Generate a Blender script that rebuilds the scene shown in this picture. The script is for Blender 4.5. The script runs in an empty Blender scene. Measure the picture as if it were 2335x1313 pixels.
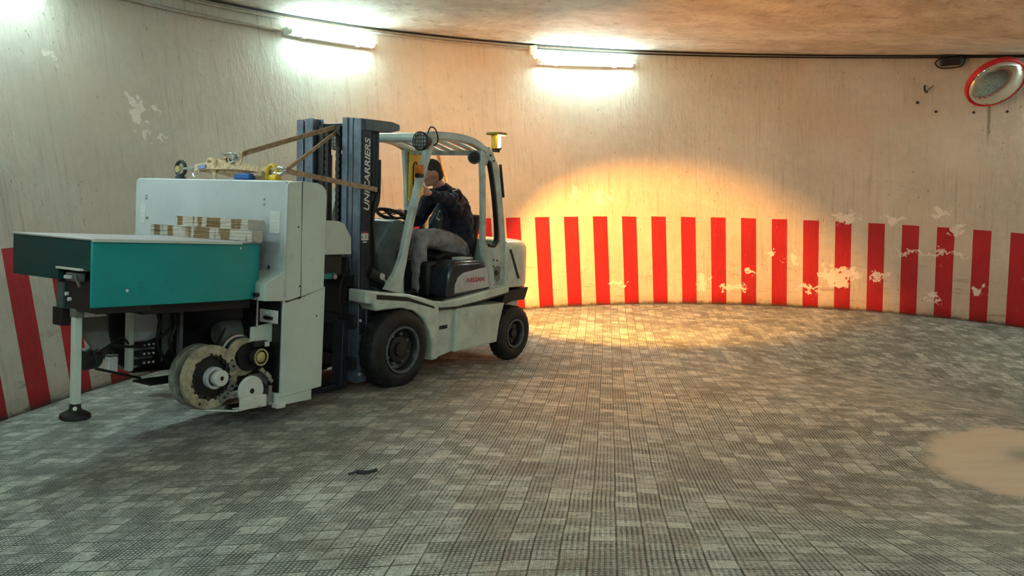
import bpy, bmesh, math, random
from mathutils import Vector, Matrix, Euler
random.seed(7)
S = bpy.context.scene
COL = S.collection
PI = math.pi
ZS = 2.2                      # the camera stands 1.3 m above the ramp

# ------------------------------------------------------------------ camera
cam_d = bpy.data.cameras.new('camera'); cam = bpy.data.objects.new('camera', cam_d); COL.objects.link(cam)
cam_d.sensor_width = 36.0; cam_d.lens = 1867.2 / 2335 * 36; cam_d.clip_start = 0.05; cam_d.clip_end = 200
PITCH, ROLL = 0.1941, -0.0601
F_ = Vector((0, math.cos(PITCH), -math.sin(PITCH))); U_ = Vector((0, math.sin(PITCH), math.cos(PITCH))); R_ = Vector((1, 0, 0))
RR = math.cos(ROLL) * R_ + math.sin(ROLL) * U_; UU = -math.sin(ROLL) * R_ + math.cos(ROLL) * U_
m = Matrix.Identity(4)
for i in range(3):
    m[i][0] = RR[i]; m[i][1] = UU[i]; m[i][2] = -F_[i]
m.translation = Vector((0, 0, ZS)); cam.matrix_world = m
S.camera = cam

# ------------------------------------------------------------------ world, exposure
w = bpy.data.worlds.new('world'); S.world = w; w.use_nodes = True
w.node_tree.nodes['Background'].inputs[0].default_value = (0.62, 0.68, 0.70, 1)
w.node_tree.nodes['Background'].inputs[1].default_value = 0.08
S.view_settings.view_transform = 'Standard'; S.view_settings.look = 'None'
S.view_settings.gamma = 1; S.view_settings.use_curve_mapping = False
S.view_settings.exposure = 2.8
TUBE_POWER = 21.0
BEACON_POWER = 50.0
BEAM_POWER = 400.0
LAMP_POWER = 60.0

# ------------------------------------------------------------------ ramp geometry (helical, centre C)
CX, CY, R0, Z0, KK, HH = 3.2254, 4.8564, 7.3008, -3.7823 + ZS, 0.6028, 3.6934
TH0, DTH, HS = 1.9554, 0.0620, 1.32
def sm(t):
    t = max(0.0, min(1.0, t)); return t * t * (3 - 2 * t)
def ramp_z(x, y):
    dx, dy = x - CX, y - CY; r = math.hypot(dx, dy); th = math.atan2(dy, dx)
    if th < math.radians(-34): th += 2 * PI
    return ramp_rt(r, th)
def ramp_rt(r, th):
    zc = Z0 + KK * math.radians(146); z = Z0 + KK * th
    return zc + (z - zc) * sm(r / 4.3)
def wallp(th, h, r=R0):
    return Vector((CX + r * math.cos(th), CY + r * math.sin(th), Z0 + KK * th + h))

def rot(yaw, pitch, roll):
    return (Matrix.Rotation(yaw, 4, 'Z') @ Matrix.Rotation(-pitch, 4, 'Y') @ Matrix.Rotation(roll, 4, 'X'))
MF = Matrix.Translation((-1.4905, 7.1878, -2.1617 + ZS)) @ rot(4.0759, 0.1163, -0.0351)     # truck frame: X ahead, Y left, Z up
MM = MF @ rot(0.0594, 0.0512, 0.0149)                                                     # frame of the carried machine

# ------------------------------------------------------------------ node helper
class NT:
    def __init__(s, mat): s.t = mat.node_tree; s.n = s.t.nodes; s.l = s.t.links
    def new(s, typ, **k):
        n = s.n.new(typ)
        for a, b in k.items(): setattr(n, a, b)
        return n
    def put(s, inp, v):
        if v is None: return
        if isinstance(v, bpy.types.NodeSocket): s.l.new(v, inp)
        elif isinstance(v, (tuple, list)):
            inp.default_value = tuple(v) + ((1,) if len(v) == 3 and len(inp.default_value) == 4 else ())
        else: inp.default_value = v
    def math(s, op, a, b=None, c=None, clamp=False):
        n = s.new('ShaderNodeMath', operation=op, use_clamp=clamp); s.put(n.inputs[0], a); s.put(n.inputs[1], b); s.put(n.inputs[2], c); return n.outputs[0]
    def noise(s, vec, scale, detail=4, rough=.6, dist=0.0, out=0):
        n = s.new('ShaderNodeTexNoise'); s.put(n.inputs['Vector'], vec); s.put(n.inputs['Scale'], scale); s.put(n.inputs['Detail'], detail)
        s.put(n.inputs['Roughness'], rough); s.put(n.inputs['Distortion'], dist); return n.outputs[out]
    def ramp(s, v, lo, hi, a=0.0, b=1.0):
        n = s.new('ShaderNodeMapRange', interpolation_type='SMOOTHSTEP'); s.put(n.inputs[0], v); s.put(n.inputs[1], lo); s.put(n.inputs[2], hi); s.put(n.inputs[3], a); s.put(n.inputs[4], b); return n.outputs[0]
    def mix(s, f, a, b, mode='MIX'):
        n = s.new('ShaderNodeMix', data_type='RGBA', blend_type=mode); s.put(n.inputs[0], f); s.put(n.inputs[6], a); s.put(n.inputs[7], b); return n.outputs[2]
    def mapping(s, vec, scale=(1, 1, 1), rot_=(0, 0, 0), loc=(0, 0, 0)):
        n = s.new('ShaderNodeMapping'); s.put(n.inputs[0], vec); n.inputs['Location'].default_value = loc; n.inputs['Rotation'].default_value = rot_; n.inputs['Scale'].default_value = scale; return n.outputs[0]
    def sep(s, v):
        n = s.new('ShaderNodeSeparateXYZ'); s.put(n.inputs[0], v); return n.outputs
    def comb(s, x, y, z=0.0):
        n = s.new('ShaderNodeCombineXYZ'); s.put(n.inputs[0], x); s.put(n.inputs[1], y); s.put(n.inputs[2], z); return n.outputs[0]
    def bump(s, h, strength, dist=.01):
        n = s.new('ShaderNodeBump'); s.put(n.inputs['Height'], h); n.inputs['Strength'].default_value = strength; n.inputs['Distance'].default_value = dist; return n.outputs[0]
def newmat(name):
    mt = bpy.data.materials.new(name); mt.use_nodes = True; t = NT(mt); return mt, t, mt.node_tree.nodes['Principled BSDF']
def paint(name, col, rough=.45, metal=0.0, var=.12, scale=6, dirt=None, dirt_amt=.35, bump=.05, coat=0.0):
    mt, t, b = newmat(name)
    oc = t.new('ShaderNodeTexCoord').outputs['Object']
    n = t.noise(oc, scale, 5, .65)
    dark = tuple(c * (1 - var * 2) for c in col); lite = tuple(min(1, c * (1 + var)) for c in col)
    c = t.mix(t.ramp(n, .3, .7), dark, lite)
    if dirt:
        d = t.ramp(t.noise(oc, scale * 2.3, 8, .75), .56, .72, 0, dirt_amt); c = t.mix(d, c, dirt)
    t.put(b.inputs['Base Color'], c); b.inputs['Metallic'].default_value = metal
    t.put(b.inputs['Roughness'], t.ramp(n, .2, .8, max(.02, rough - .08), min(1, rough + .1)))
    if coat: b.inputs['Coat Weight'].default_value = coat
    if bump: t.put(b.inputs['Normal'], t.bump(t.noise(oc, scale * 14, 3), bump, .004))
    return mt
def glow(name, col, strength):
    mt, t, b = newmat(name); b.inputs['Base Color'].default_value = (*col, 1); b.inputs['Emission Color'].default_value = (*col, 1); b.inputs['Emission Strength'].default_value = strength; return mt

M = dict(
    body=paint('pale_green_grey_paint', (.60, .71, .66), .32, dirt=(.06, .06, .05), dirt_amt=.35, scale=5, coat=.2),
    guard=paint('grey_guard_paint', (.50, .60, .58), .3, dirt=(.07, .07, .06), dirt_amt=.3, coat=.3),
    black=paint('matt_black', (.010, .011, .012), .5, var=.2),
    dark=paint('dark_grease', (.016, .018, .019), .55, var=.4, dirt=(.05, .05, .05)),
    mast=paint('blue_black_mast', (.022, .030, .046), .33, dirt=(.12, .13, .15), dirt_amt=.3, scale=9, metal=.2),
    steel=paint('worn_rail_steel', (.17, .21, .29), .35, metal=.35, dirt=(.05, .05, .06), scale=12),
    chrome=paint('bright_steel', (.6, .62, .62), .25, metal=.9),
    rubber=paint('tyre_rubber', (.014, .016, .018), .62, var=.4, dirt=(.06, .085, .095), dirt_amt=.6, scale=9, bump=.2),
    rim=paint('dark_rim', (.02, .023, .026), .4, dirt=(.1, .11, .12), scale=14),
    rimedge=paint('grey_rim_edge', (.12, .15, .17), .4, scale=14, dirt=(.03, .03, .03)),
    plastic=paint('dark_teal_plastic', (.07, .115, .125), .4, var=.2),
    cover=paint('blue_black_cover', (.022, .032, .040), .25, coat=.5),
    badge=paint('silver_badge_panel', (.55, .58, .60), .3, var=.05),
    seat=paint('seat_vinyl', (.012, .012, .013), .5),
    yellow=paint('yellow_paint', (.80, .55, .03), .4),
    olive=paint('dull_yellow_paint', (.38, .27, .03), .5),
    orange=paint('orange_lens', (.85, .22, .02), .25),
    glass=paint('lamp_glass', (.50, .58, .60), .15, metal=.2),
    navy=paint('navy_jacket_cloth', (.008, .012, .034), .75, var=.2, scale=9, bump=.3),
    jeans=paint('grey_work_trousers', (.33, .33, .36), .85, var=.2, scale=12, dirt=(.08, .08, .08), bump=.4),
    skin=paint('skin', (.62, .33, .24), .5, var=.08),
    hair=paint('dark_grey_hair', (.05, .042, .038), .7, var=.5, scale=40, bump=.6),
    shoe=paint('work_shoe', (.02, .018, .016), .6),
    silver=paint('silver_piping', (.4, .42, .45), .4),
    teal=paint('teal_enamel', (.0, .34, .35), .35, var=.05, scale=3, dirt=(.0, .11, .10), dirt_amt=.25),
    tealdark=paint('dark_teal_enamel', (.0, .050, .053), .45, var=.1, scale=2.5, dirt=(.0, .02, .02), dirt_amt=.6),
    mgrey=paint('machine_grey_paint', (.55, .60, .65), .33, var=.05, scale=2.2, dirt=(.2, .21, .22), dirt_amt=.25, coat=.15),
    mgreen=paint('machine_grey_green_paint', (.62, .73, .69), .38, var=.04, scale=3, dirt=(.2, .21, .19), dirt_amt=.25),
    mtop=paint('lilac_grey_table_top', (.52, .50, .55), .35, var=.06, scale=5),
    pale=paint('pale_label', (.70, .74, .72), .4, var=.03),
    white=paint('white_enamel', (.72, .76, .74), .35, var=.06, dirt=(.3, .3, .27), scale=9),
    reel=paint('weathered_ring', (.42, .38, .27), .8, var=.22, scale=14, dirt=(.12, .10, .07), dirt_amt=.8, bump=.4),
    reelgrey=paint('weathered_grey_ring', (.27, .29, .25), .8, var=.25, scale=14, dirt=(.1, .1, .09), bump=.4),
    brass=paint('greased_brass', (.55, .48, .22), .4, metal=.3, dirt=(.05, .04, .02), scale=30),
    motor=paint('grey_motor_housing', (.16, .18, .17), .5, dirt=(.03, .03, .03), scale=9),
    strap=paint('tan_webbing', (.58, .42, .26), .8, var=.2, scale=30, bump=.3),
    strapd=paint('brown_webbing', (.46, .32, .20), .85, var=.2, scale=30, bump=.3),
    blue=paint('blue_label', (.02, .12, .42), .5),
    lilac=paint('lilac_blue_label', (.22, .28, .60), .5),
    bluet=paint('teal_bracket', (.02, .30, .32), .4),
    conduit=paint('grey_conduit', (.42, .40, .35), .6, scale=8, dirt=(.15, .12, .1)),
    cable=paint('black_cable', (.02, .018, .016), .6),
    red=paint('red_rim', (.62, .02, .03), .45, dirt=(.12, .01, .01)),
    redtxt=paint('red_lettering', (.55, .02, .03), .5, var=.02),
    beige=paint('beige_plastic', (.62, .52, .38), .5),
    fixture=paint('fixture_white', (.75, .8, .8), .4, var=.03),
)
mirror_m, t_, b_ = newmat('convex_mirror'); b_.inputs['Metallic'].default_value = 1; b_.inputs['Roughness'].default_value = .06; b_.inputs['Base Color'].default_value = (.75, .8, .76, 1); M['mirror'] = mirror_m
M['tube'] = glow('lit_tube', (.72, 1.0, .94), TUBE_POWER * .74); M['unseen_tube'] = glow('unseen_lit_tube', (.74, 1.0, .95), TUBE_POWER * .84)  # tubes out of view get their own strength to balance the fill
mt, t, b = newmat('lit_beacon'); e_ = t.new('ShaderNodeEmission'); t.put(e_.inputs[0], (1.0, .62, .16)); t.put(e_.inputs[1], 6.0); tr_ = t.new('ShaderNodeBsdfTransparent'); t.put(tr_.inputs[0], (1, .8, .5)); mx_ = t.new('ShaderNodeAddShader'); t.l.new(e_.outputs[0], mx_.inputs[0]); t.l.new(tr_.outputs[0], mx_.inputs[1]); t.l.new(mx_.outputs[0], t.n['Material Output'].inputs[0]); M['beacon'] = mt
wood_m, t_, b_ = newmat('whitewashed_beam')
oc_ = t_.new('ShaderNodeTexCoord').outputs['Object']
band_ = t_.ramp(t_.noise(t_.mapping(oc_, (.5, 5.0, .5)), 1.35, 2, .5), .47, .51)
base_ = t_.mix(t_.noise(t_.mapping(oc_, (3, 1, 3)), 14, 8, .7), (.10, .06, .028), (.36, .24, .12))
t_.put(b_.inputs['Base Color'], t_.mix(band_, base_, t_.mix(t_.noise(oc_, 30, 5), (.42, .39, .34), (.66, .62, .55)))); b_.inputs['Roughness'].default_value = .9
t_.put(b_.inputs['Normal'], t_.bump(t_.noise(oc_, 50, 6, .7), .5, .006)); M['wood'] = wood_m

# ------------------------------------------------------------------ mesh helpers
def box(bm, a, b):
    vs = [bm.verts.new((x, y, z)) for x in (a[0], b[0]) for y in (a[1], b[1]) for z in (a[2], b[2])]
    for f in ((0, 1, 3, 2), (4, 6, 7, 5), (0, 4, 5, 1), (2, 3, 7, 6), (0, 2, 6, 4), (1, 5, 7, 3)): bm.faces.new([vs[i] for i in f])
    return bm
def bx(a, b): return box(bmesh.new(), a, b)
def obox(bm, c, size, mat3):
    c = Vector(c)
    vs = [bm.verts.new(c + mat3 @ Vector((sx * size[0] / 2, sy * size[1] / 2, sz * size[2] / 2))) for sx in (-1, 1) for sy in (-1, 1) for sz in (-1, 1)]
    for f in ((0, 1, 3, 2), (4, 6, 7, 5), (0, 4, 5, 1), (2, 3, 7, 6), (0, 2, 6, 4), (1, 5, 7, 3)): bm.faces.new([vs[i] for i in f])
    return bm
def prism(bm, pts, axis, a, b, inset=0):
    """polygon in the plane across axis; for Y: (x,z), X: (y,z), Z: (x,y)"""
    mk = {'Y': lambda p, q: (p[0], q, p[1]), 'X': lambda p, q: (q, p[0], p[1]), 'Z': lambda p, q: (p[0], p[1], q)}[axis]
    v0 = [bm.verts.new(mk(p, a)) for p in pts]; v1 = [bm.verts.new(mk(p, b)) for p in pts]
    bm.faces.new(v0); bm.faces.new(v1[::-1]); n = len(pts)
    for i in range(n): bm.faces.new((v0[i], v0[(i + 1) % n], v1[(i + 1) % n], v1[i]))
    return bm
def pr(pts, axis, a, b): return prism(bmesh.new(), pts, axis, a, b)
def frame(d):
    d = Vector(d).normalized(); u = d.cross(Vector((0, 0, 1)))
    if u.length < .05: u = d.cross(Vector((0, 1, 0)))
    u.normalize(); return u, d.cross(u).normalized(), d
def tube(bm, pts, r, seg=10, caps=True):
    pts = [Vector(p) for p in pts]; rs = r if isinstance(r, (list, tuple)) else [r] * len(pts); rings = []; u0 = None
    for i, p in enumerate(pts):
        d = (pts[min(i + 1, len(pts) - 1)] - pts[max(i - 1, 0)]).normalized()
        if u0 is None: u0 = frame(d)[0]
        u = (u0 - d * u0.dot(d)); u = u.normalized() if u.length > 1e-4 else frame(d)[0]; u0 = u; v = d.cross(u)
        rings.append([bm.verts.new(p + rs[i] * (math.cos(2 * PI * k / seg) * u + math.sin(2 * PI * k / seg) * v)) for k in range(seg)])
    for a, b in zip(rings, rings[1:]):
        for k in range(seg): bm.faces.new((a[k], a[(k + 1) % seg], b[(k + 1) % seg], b[k]))
    if caps: bm.faces.new(rings[0][::-1]); bm.faces.new(rings[-1])
    return bm
def tb(pts, r, seg=10): return tube(bmesh.new(), pts, r, seg)
def smooth_path(pts, n=8):
    P = [Vector(p) for p in pts]; out = []
    for i in range(len(P) - 1):
        p0, p1, p2, p3 = P[max(i - 1, 0)], P[i], P[i + 1], P[min(i + 2, len(P) - 1)]
        for k in range(n):
            t = k / n; out.append(.5 * ((2 * p1) + (-p0 + p2) * t + (2 * p0 - 5 * p1 + 4 * p2 - p3) * t * t + (-p0 + 3 * p1 - 3 * p2 + p3) * t ** 3))
    out.append(P[-1]); return out
def lathe(bm, prof, c, axis=(0, 1, 0), seg=48):
    """prof: (radius, offset along axis)"""
    c = Vector(c); u, v, d = frame(axis); rings = []
    for r, h in prof:
        if r < 1e-5: rings.append([bm.verts.new(c + d * h)])
        else: rings.append([bm.verts.new(c + d * h + r * (math.cos(2 * PI * k / seg) * u + math.sin(2 * PI * k / seg) * v)) for k in range(seg)])
    for a, b in zip(rings, rings[1:]):
        for k in range(seg):
            k2 = (k + 1) % seg
            if len(a) == 1 and len(b) == 1: break
            if len(a) == 1: bm.faces.new((a[0], b[k2], b[k]))
            elif len(b) == 1: bm.faces.new((a[k], a[k2], b[0]))
            else: bm.faces.new((a[k], a[k2], b[k2], b[k]))
    return bm
def la(prof, c, axis=(0, 1, 0), seg=48): return lathe(bmesh.new(), prof, c, axis, seg)
def disc(c, r, h, axis=(0, 1, 0), seg=40): return la([(0, 0), (r, 0), (r, h), (0, h)], c, axis, seg)
def ribbon(bm, pts, w, side, th=.004):
    pts = [Vector(p) for p in pts]; side0 = Vector(side).normalized(); rings = []
    for i, p in enumerate(pts):
        d = (pts[min(i + 1, len(pts) - 1)] - pts[max(i - 1, 0)]).normalized(); s = (side0 - d * side0.dot(d)).normalized(); n = d.cross(s)
        rings.append([bm.verts.new(p + s * w / 2 * a + n * th * b) for a, b in ((-1, -1), (1, -1), (1, 1), (-1, 1))])
    for a, b in zip(rings, rings[1:]):
        for k in range(4): bm.faces.new((a[k], a[(k + 1) % 4], b[(k + 1) % 4], b[k]))
    bm.faces.new(rings[0][::-1]); bm.faces.new(rings[-1]); return bm
def part(name, bm, mat, parent=None, bevel=0.0, smooth=False, mw=None, seg=2, label=None):
    bmesh.ops.recalc_face_normals(bm, faces=bm.faces)
    me = bpy.data.meshes.new(name); bm.to_mesh(me); bm.free()
    o = bpy.data.objects.new(name, me); COL.objects.link(o); me.materials.append(M[mat] if isinstance(mat, str) else mat)
    if smooth:
        for p in me.polygons: p.use_smooth = True
        if smooth != 'all':
            me.set_sharp_from_angle(angle=math.radians(38))
    if bevel:
        b = o.modifiers.new('bevel', 'BEVEL'); b.width = bevel; b.segments = seg; b.limit_method = 'ANGLE'; b.angle_limit = math.radians(40)
        for p in me.polygons: p.use_smooth = True
        me.set_sharp_from_angle(angle=math.radians(38))
    if parent is not None: o.parent = parent
    if mw is not None: o.matrix_world = mw
    if label: o['label'] = label
    return o
def tag(o, label, cat, group=None):
    o['label'] = label; o['category'] = cat
    if group: o['group'] = group
    return o
def thing(name, mw, label, cat, group=None):
    o = bpy.data.objects.new(name, None); COL.objects.link(o); o.empty_display_size = .2; o.matrix_world = mw; return tag(o, label, cat, group)
def struct(o): o['kind'] = 'structure'; return o
def text(name, body, mat, parent, loc, xdir, ydir, size, length=None, shear=0, bold=0.0, depth=.0008, spacing=1.0, label=None):
    cu = bpy.data.curves.new('lettering_curve', 'FONT'); cu.body = body; cu.size = 1; cu.shear = shear; cu.offset = bold; cu.extrude = .01; cu.align_x = 'LEFT'; cu.space_character = spacing
    to = bpy.data.objects.new('lettering_temp', cu); COL.objects.link(to); bpy.context.view_layer.update()
    me = bpy.data.meshes.new_from_object(to.evaluated_get(bpy.context.evaluated_depsgraph_get())); bpy.data.objects.remove(to)
    xs = [v.co.x for v in me.vertices]; ys = [v.co.y for v in me.vertices]
    sx = (length / (max(xs) - min(xs))) if length else size; sy = size / (max(ys) - min(ys)); x0, y0 = min(xs), min(ys)
    X, Y = Vector(xdir).normalized(), Vector(ydir).normalized(); N = X.cross(Y); L = Vector(loc)
    for v in me.vertices: c = v.co.copy(); v.co = L + X * (c.x - x0) * sx + Y * (c.y - y0) * sy + N * (c.z / .01 * depth)
    me.materials.clear(); me.materials.append(M[mat]); o = bpy.data.objects.new(name, me); COL.objects.link(o); o.parent = parent
    if label: o['label'] = label
    return o

# ================================================================== SETTING
# ---- wall
def grid_mesh(name, pts, uvs, nu, nv, flip=False):
    me = bpy.data.meshes.new(name); fs = []
    for i in range(nu):
        for j in range(nv):
            a = i * (nv + 1) + j; f = (a, a + nv + 1, a + nv + 2, a + 1); fs.append(f[::-1] if flip else f)
    me.from_pydata(pts, [], fs); uv = me.uv_layers.new(name='UVMap')
    for p in me.polygons:
        p.use_smooth = True
        for li, vi in zip(p.loop_indices, p.vertices): uv.data[li].uv = uvs[vi]
    o = bpy.data.objects.new(name, me); COL.objects.link(o); return o
A0, A1, NA = math.radians(-30), math.radians(322), 352
ths = [A0 + (A1 - A0) * i / NA for i in range(NA + 1)]
pts, uvs = [], []
for th in ths:
    for j in range(13):
        h = -.15 + (HH + .3) * j / 12; pts.append(wallp(th, h)); uvs.append(((TH0 - th) * R0, h))
wall = struct(grid_mesh('wall_outer', pts, uvs, NA, 12, True)); sol = wall.modifiers.new('solid', 'SOLIDIFY'); sol.thickness = .2; sol.offset = -1
mt, t, b = newmat('painted_concrete_wall')
uv = t.new('ShaderNodeUVMap').outputs[0]; u, v, _ = t.sep(uv); oc = t.new('ShaderNodeTexCoord').outputs['Object']
big = t.noise(uv, .7, 5, .6); fine = t.noise(uv, 9, 8, .7)
streak = t.noise(t.mapping(uv, (14, .55, 1)), 1.6, 6, .68)
streak2 = t.noise(t.mapping(uv, (40, 1.1, 1), loc=(3, 7, 0)), 1.0, 6, .7)
base = t.mix(t.ramp(big, .3, .7), (.475, .455, .395), (.60, .575, .51))
base = t.mix(t.ramp(fine, .35, .75, 0, .35), base, (.69, .665, .60))
base = t.mix(t.ramp(t.noise(uv, .55, 4, .6, .5), .45, .68, 0, .45), base, (.60, .47, .375)); base = t.mix(t.math('MULTIPLY', t.ramp(streak, .50, .70, 0, .42), t.ramp(t.noise(t.mapping(uv, (1, .8, 1), loc=(9, 4, 0)), 1.4, 4), .38, .62, .15, 1)), base, (.20, .165, .13))
lite = t.math('MULTIPLY', t.ramp(streak2, .57, .66, 0, .55), t.ramp(big, .4, .6)); base = t.mix(lite, base, (.66, .62, .54))
dots = t.math('MULTIPLY', t.ramp(t.noise(t.mapping(uv, (1, .45, 1)), 26, 5, .75), .60, .67), t.ramp(t.noise(uv, 1.3, 3), .42, .58)); base = t.mix(t.math('MULTIPLY', dots, .85), base, (.10, .085, .07))
# darker drip groups and patches high on the left wall
# stripes
k = t.math('DIVIDE', u, DTH * R0); k = t.math('ADD', k, t.math('ADD', t.ramp(k, -2.0, -5.4, 0, .42), t.ramp(k, -5.4, -13.6, 0, .21))); fr = t.math('FRACT', t.math('ADD', k, 500.5)); dist = t.math('ABSOLUTE', t.math('SUBTRACT', fr, .5))
wob = t.math('MULTIPLY', t.math('SUBTRACT', t.noise(uv, 5, 3), .5), .012)
inx = t.math('LESS_THAN', t.math('ADD', dist, wob), .247); iny = t.math('LESS_THAN', t.math('ADD', v, wob), HS)
stripe = t.math('MULTIPLY', inx, iny)
# low band is scuffed
lowm = t.ramp(v, 1.0, .35); scuff = t.math('MULTIPLY', t.ramp(t.noise(t.mapping(uv, (.55, 3.2, 1)), 3.5, 9, .78), .54, .64), lowm)
redc = t.mix(t.ramp(big, .35, .65), (.34, .007, .016), (.45, .010, .020)); redc = t.mix(t.math('MULTIPLY', scuff, .35), redc, (.16, .03, .035))
base = t.mix(t.math('MULTIPLY', scuff, .55), base, (.17, .145, .115))
col = t.mix(stripe, base, redc)
# peeled chips
wu = t.noise(uv, 7, 5, .7, out=1); wx, wy, _z = t.sep(wu)
uu = t.math('ADD', u, t.math('MULTIPLY', t.math('SUBTRACT', wx, .5), .55)); vv = t.math('ADD', v, t.math('MULTIPLY', t.math('SUBTRACT', wy, .5), .55))
def U(deg): return (TH0 - math.radians(deg)) * R0
chips = [(76.8, .53, .30, .10), (77.0, .40, .12, .10), (72.9, .50, .12, .05), (82.1, .72, .08, .10), (84.6, .78, .06, .06), (80.4, .30, .16, .045), (92.6, .34, .07, .14), (89.0, .27, .20, .04), (103.0, .32, .12, .035), (108.0, 1.68, .05, .12), (105.0, 1.60, .06, .14), (103.6, 1.58, .03, .10), (76.3, 1.40, .15, .07), (71.0, 1.40, .16, .06), (66.2, 1.50, .12, .05), (64.8, 1.32, .09, .07), (69.0, .92, .28, .022), (65.5, .94, .30, .022),
         (155.4, 2.50, .07, .13), (153.6, 2.53, .05, .05), (155.0, 2.27, .05, .05), (153.5, 2.26, .05, .04), (162, 2.9, .03, .06), (157.3, 1.28, .07, .04), (67.0, .30, .1, .06), (62.5, .45, .1, .07), (87.0, .5, .06, .03), (71.6, .6, .05, .04)]
cm = None
for dg, hv, ru, rv in chips:
    a = t.math('DIVIDE', t.math('SUBTRACT', uu, U(dg)), ru); c_ = t.math('DIVIDE', t.math('SUBTRACT', vv, hv), rv)
    d2 = t.math('ADD', t.math('MULTIPLY', a, a), t.math('MULTIPLY', c_, c_)); cm = d2 if cm is None else t.math('MINIMUM', cm, d2)
chip = t.ramp(cm, 1.15, .85)
small = t.math('MULTIPLY', t.ramp(t.noise(uv, 11, 6, .7), .665, .69), t.ramp(t.noise(uv, .9, 2), .48, .56)); small = t.math('MULTIPLY', small, t.ramp(v, 2.2, 1.0, .15, 1))
chip = t.math('MAXIMUM', chip, small)
col = t.mix(t.math('MULTIPLY', chip, .9), col, t.mix(fine, (.72, .68, .62), (.88, .85, .79)))
# darker band at the very foot of the wall
foot = t.ramp(t.math('ADD', v, t.math('MULTIPLY', t.math('SUBTRACT', fine, .5), .12)), .06, .0, 0, .75); col = t.mix(foot, col, (.06, .055, .045))
# rust drip below the mirror
du = t.math('ABSOLUTE', t.math('SUBTRACT', t.math('ADD', u, t.math('MULTIPLY', wx, .03)), U(62.25) + .015)); dr = t.math('MULTIPLY', t.ramp(du, .03, .008), t.math('MULTIPLY', t.ramp(v, 2.45, 2.75), t.ramp(v, 3.2, 3.1))); col = t.mix(t.math('MULTIPLY', dr, .7), col, (.16, .12, .05))
t.put(b.inputs['Base Color'], col); b.inputs['Roughness'].default_value = .62
hgt = t.math('ADD', t.math('MULTIPLY', t.noise(t.mapping(uv, (2.2, .8, 1)), 4, 9, .68), 1.0), t.math('MULTIPLY', chip, -.15))
t.put(b.inputs['Normal'], t.bump(t.math('ADD', hgt, t.math('MULTIPLY', streak2, .10)), .5, .03)); wall.data.materials.append(mt)

# ---- floor and ceiling
def helic(name, dz, r1, nr, flip):
    pts, uvs = [], []
    for th in ths:
        for j in range(nr + 1):
            r = .02 + (r1 - .02) * j / nr; x, y = CX + r * math.cos(th), CY + r * math.sin(th)
            pts.append((x, y, ramp_rt(r, th) + dz)); uvs.append((x, y))
    return grid_mesh(name, pts, uvs, NA, nr, flip)
floor = struct(helic('floor', 0, R0 + .02, 40, True)); sol = floor.modifiers.new('solid', 'SOLIDIFY'); sol.thickness = .12; sol.offset = -1
mt, t, b = newmat('waffle_paver_floor')
uv = t.new('ShaderNodeUVMap').outputs[0]; rv = t.mapping(uv, rot_=(0, 0, math.radians(7)))
x, y, _ = t.sep(rv)
wa = t.noise(uv, 1.6, 3, .5, out=1); ax, ay, _z = t.sep(wa)
x = t.math('ADD', x, t.math('MULTIPLY', ax, .022)); y = t.math('ADD', y, t.math('MULTIPLY', ay, .022))
wb = t.noise(uv, 55, 2, .5, out=1); bx_, by_, _z = t.sep(wb); x = t.math('ADD', x, t.math('MULTIPLY', bx_, .005)); y = t.math('ADD', y, t.math('MULTIPLY', by_, .006))
P = .0212; B = P * 5; Bx = B * 1.0
def cell(c, p): return t.math('ABSOLUTE', t.math('SUBTRACT', t.math('FRACT', t.math('DIVIDE', c, p)), .5))
cxs, cys = cell(t.math('ADD', x, 40 * P), P), cell(t.math('ADD', y, 40 * P), P)
knob = t.math('MULTIPLY', t.ramp(cxs, .42, .27), t.ramp(cys, .40, .25))
jx, jy = cell(t.math('ADD', x, 40 * B), B), cell(t.math('ADD', y, 40 * B), B)
joint = t.math('MULTIPLY', t.math('MAXIMUM', t.ramp(jx, .465, .49), t.ramp(jy, .45, .485)), t.ramp(t.noise(uv, 8, 4), .35, .55, .35, 1))
idn = t.new('ShaderNodeTexWhiteNoise', noise_dimensions='2D'); t.put(idn.inputs['Vector'], t.comb(t.math('FLOOR', t.math('DIVIDE', t.math('ADD', x, 40 * B), B)), t.math('FLOOR', t.math('DIVIDE', t.math('ADD', y, 40 * B), B)))); rnd = idn.outputs[0]; 
lg = t.noise(uv, .55, 5, .6); md = t.noise(uv, 3.2, 6, .7); fn = t.noise(uv, 45, 4, .7)
wear = t.ramp(t.math('ADD', t.math('MULTIPLY', md, .7), t.math('MULTIPLY', rnd, .16)), .26, .66)
top = t.mix(wear, (.30, .345, .31), (.60, .645, .59)); top = t.mix(t.math('MULTIPLY', t.ramp(fn, .48, .66), t.ramp(md, .35, .65, .15, .9)), top, (.80, .82, .75))
# the grooves between the knobs run from black (grime, painted shade) to pale (dust, painted highlights), changing from paver to paver
gn = t.math('ADD', t.math('MULTIPLY', rnd, .14), t.math('ADD', t.math('MULTIPLY', t.noise(uv, 3.5, 6, .75), .85), t.math('MULTIPLY', t.noise(uv, 30, 4, .8), .42)))
cr = t.new('ShaderNodeValToRGB'); t.put(cr.inputs[0], gn); e0 = cr.color_ramp.elements; e0[0].position = .44; e0[0].color = (.028, .034, .030, 1); e0[1].position = .96; e0[1].color = (.84, .88, .80, 1)
for po, c3 in ((.58, (.05, .058, .050)), (.70, (.19, .215, .19)), (.80, (.54, .57, .51))): q_ = e0.new(po); q_.color = (*c3, 1)
gap = cr.outputs[0]
fade = t.ramp(t.noise(uv, 2.4, 6, .75), .62, .74)            # pavers worn flat or clogged with dirt
kb = t.math('MAXIMUM', knob, t.math('MULTIPLY', fade, .75))
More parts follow.
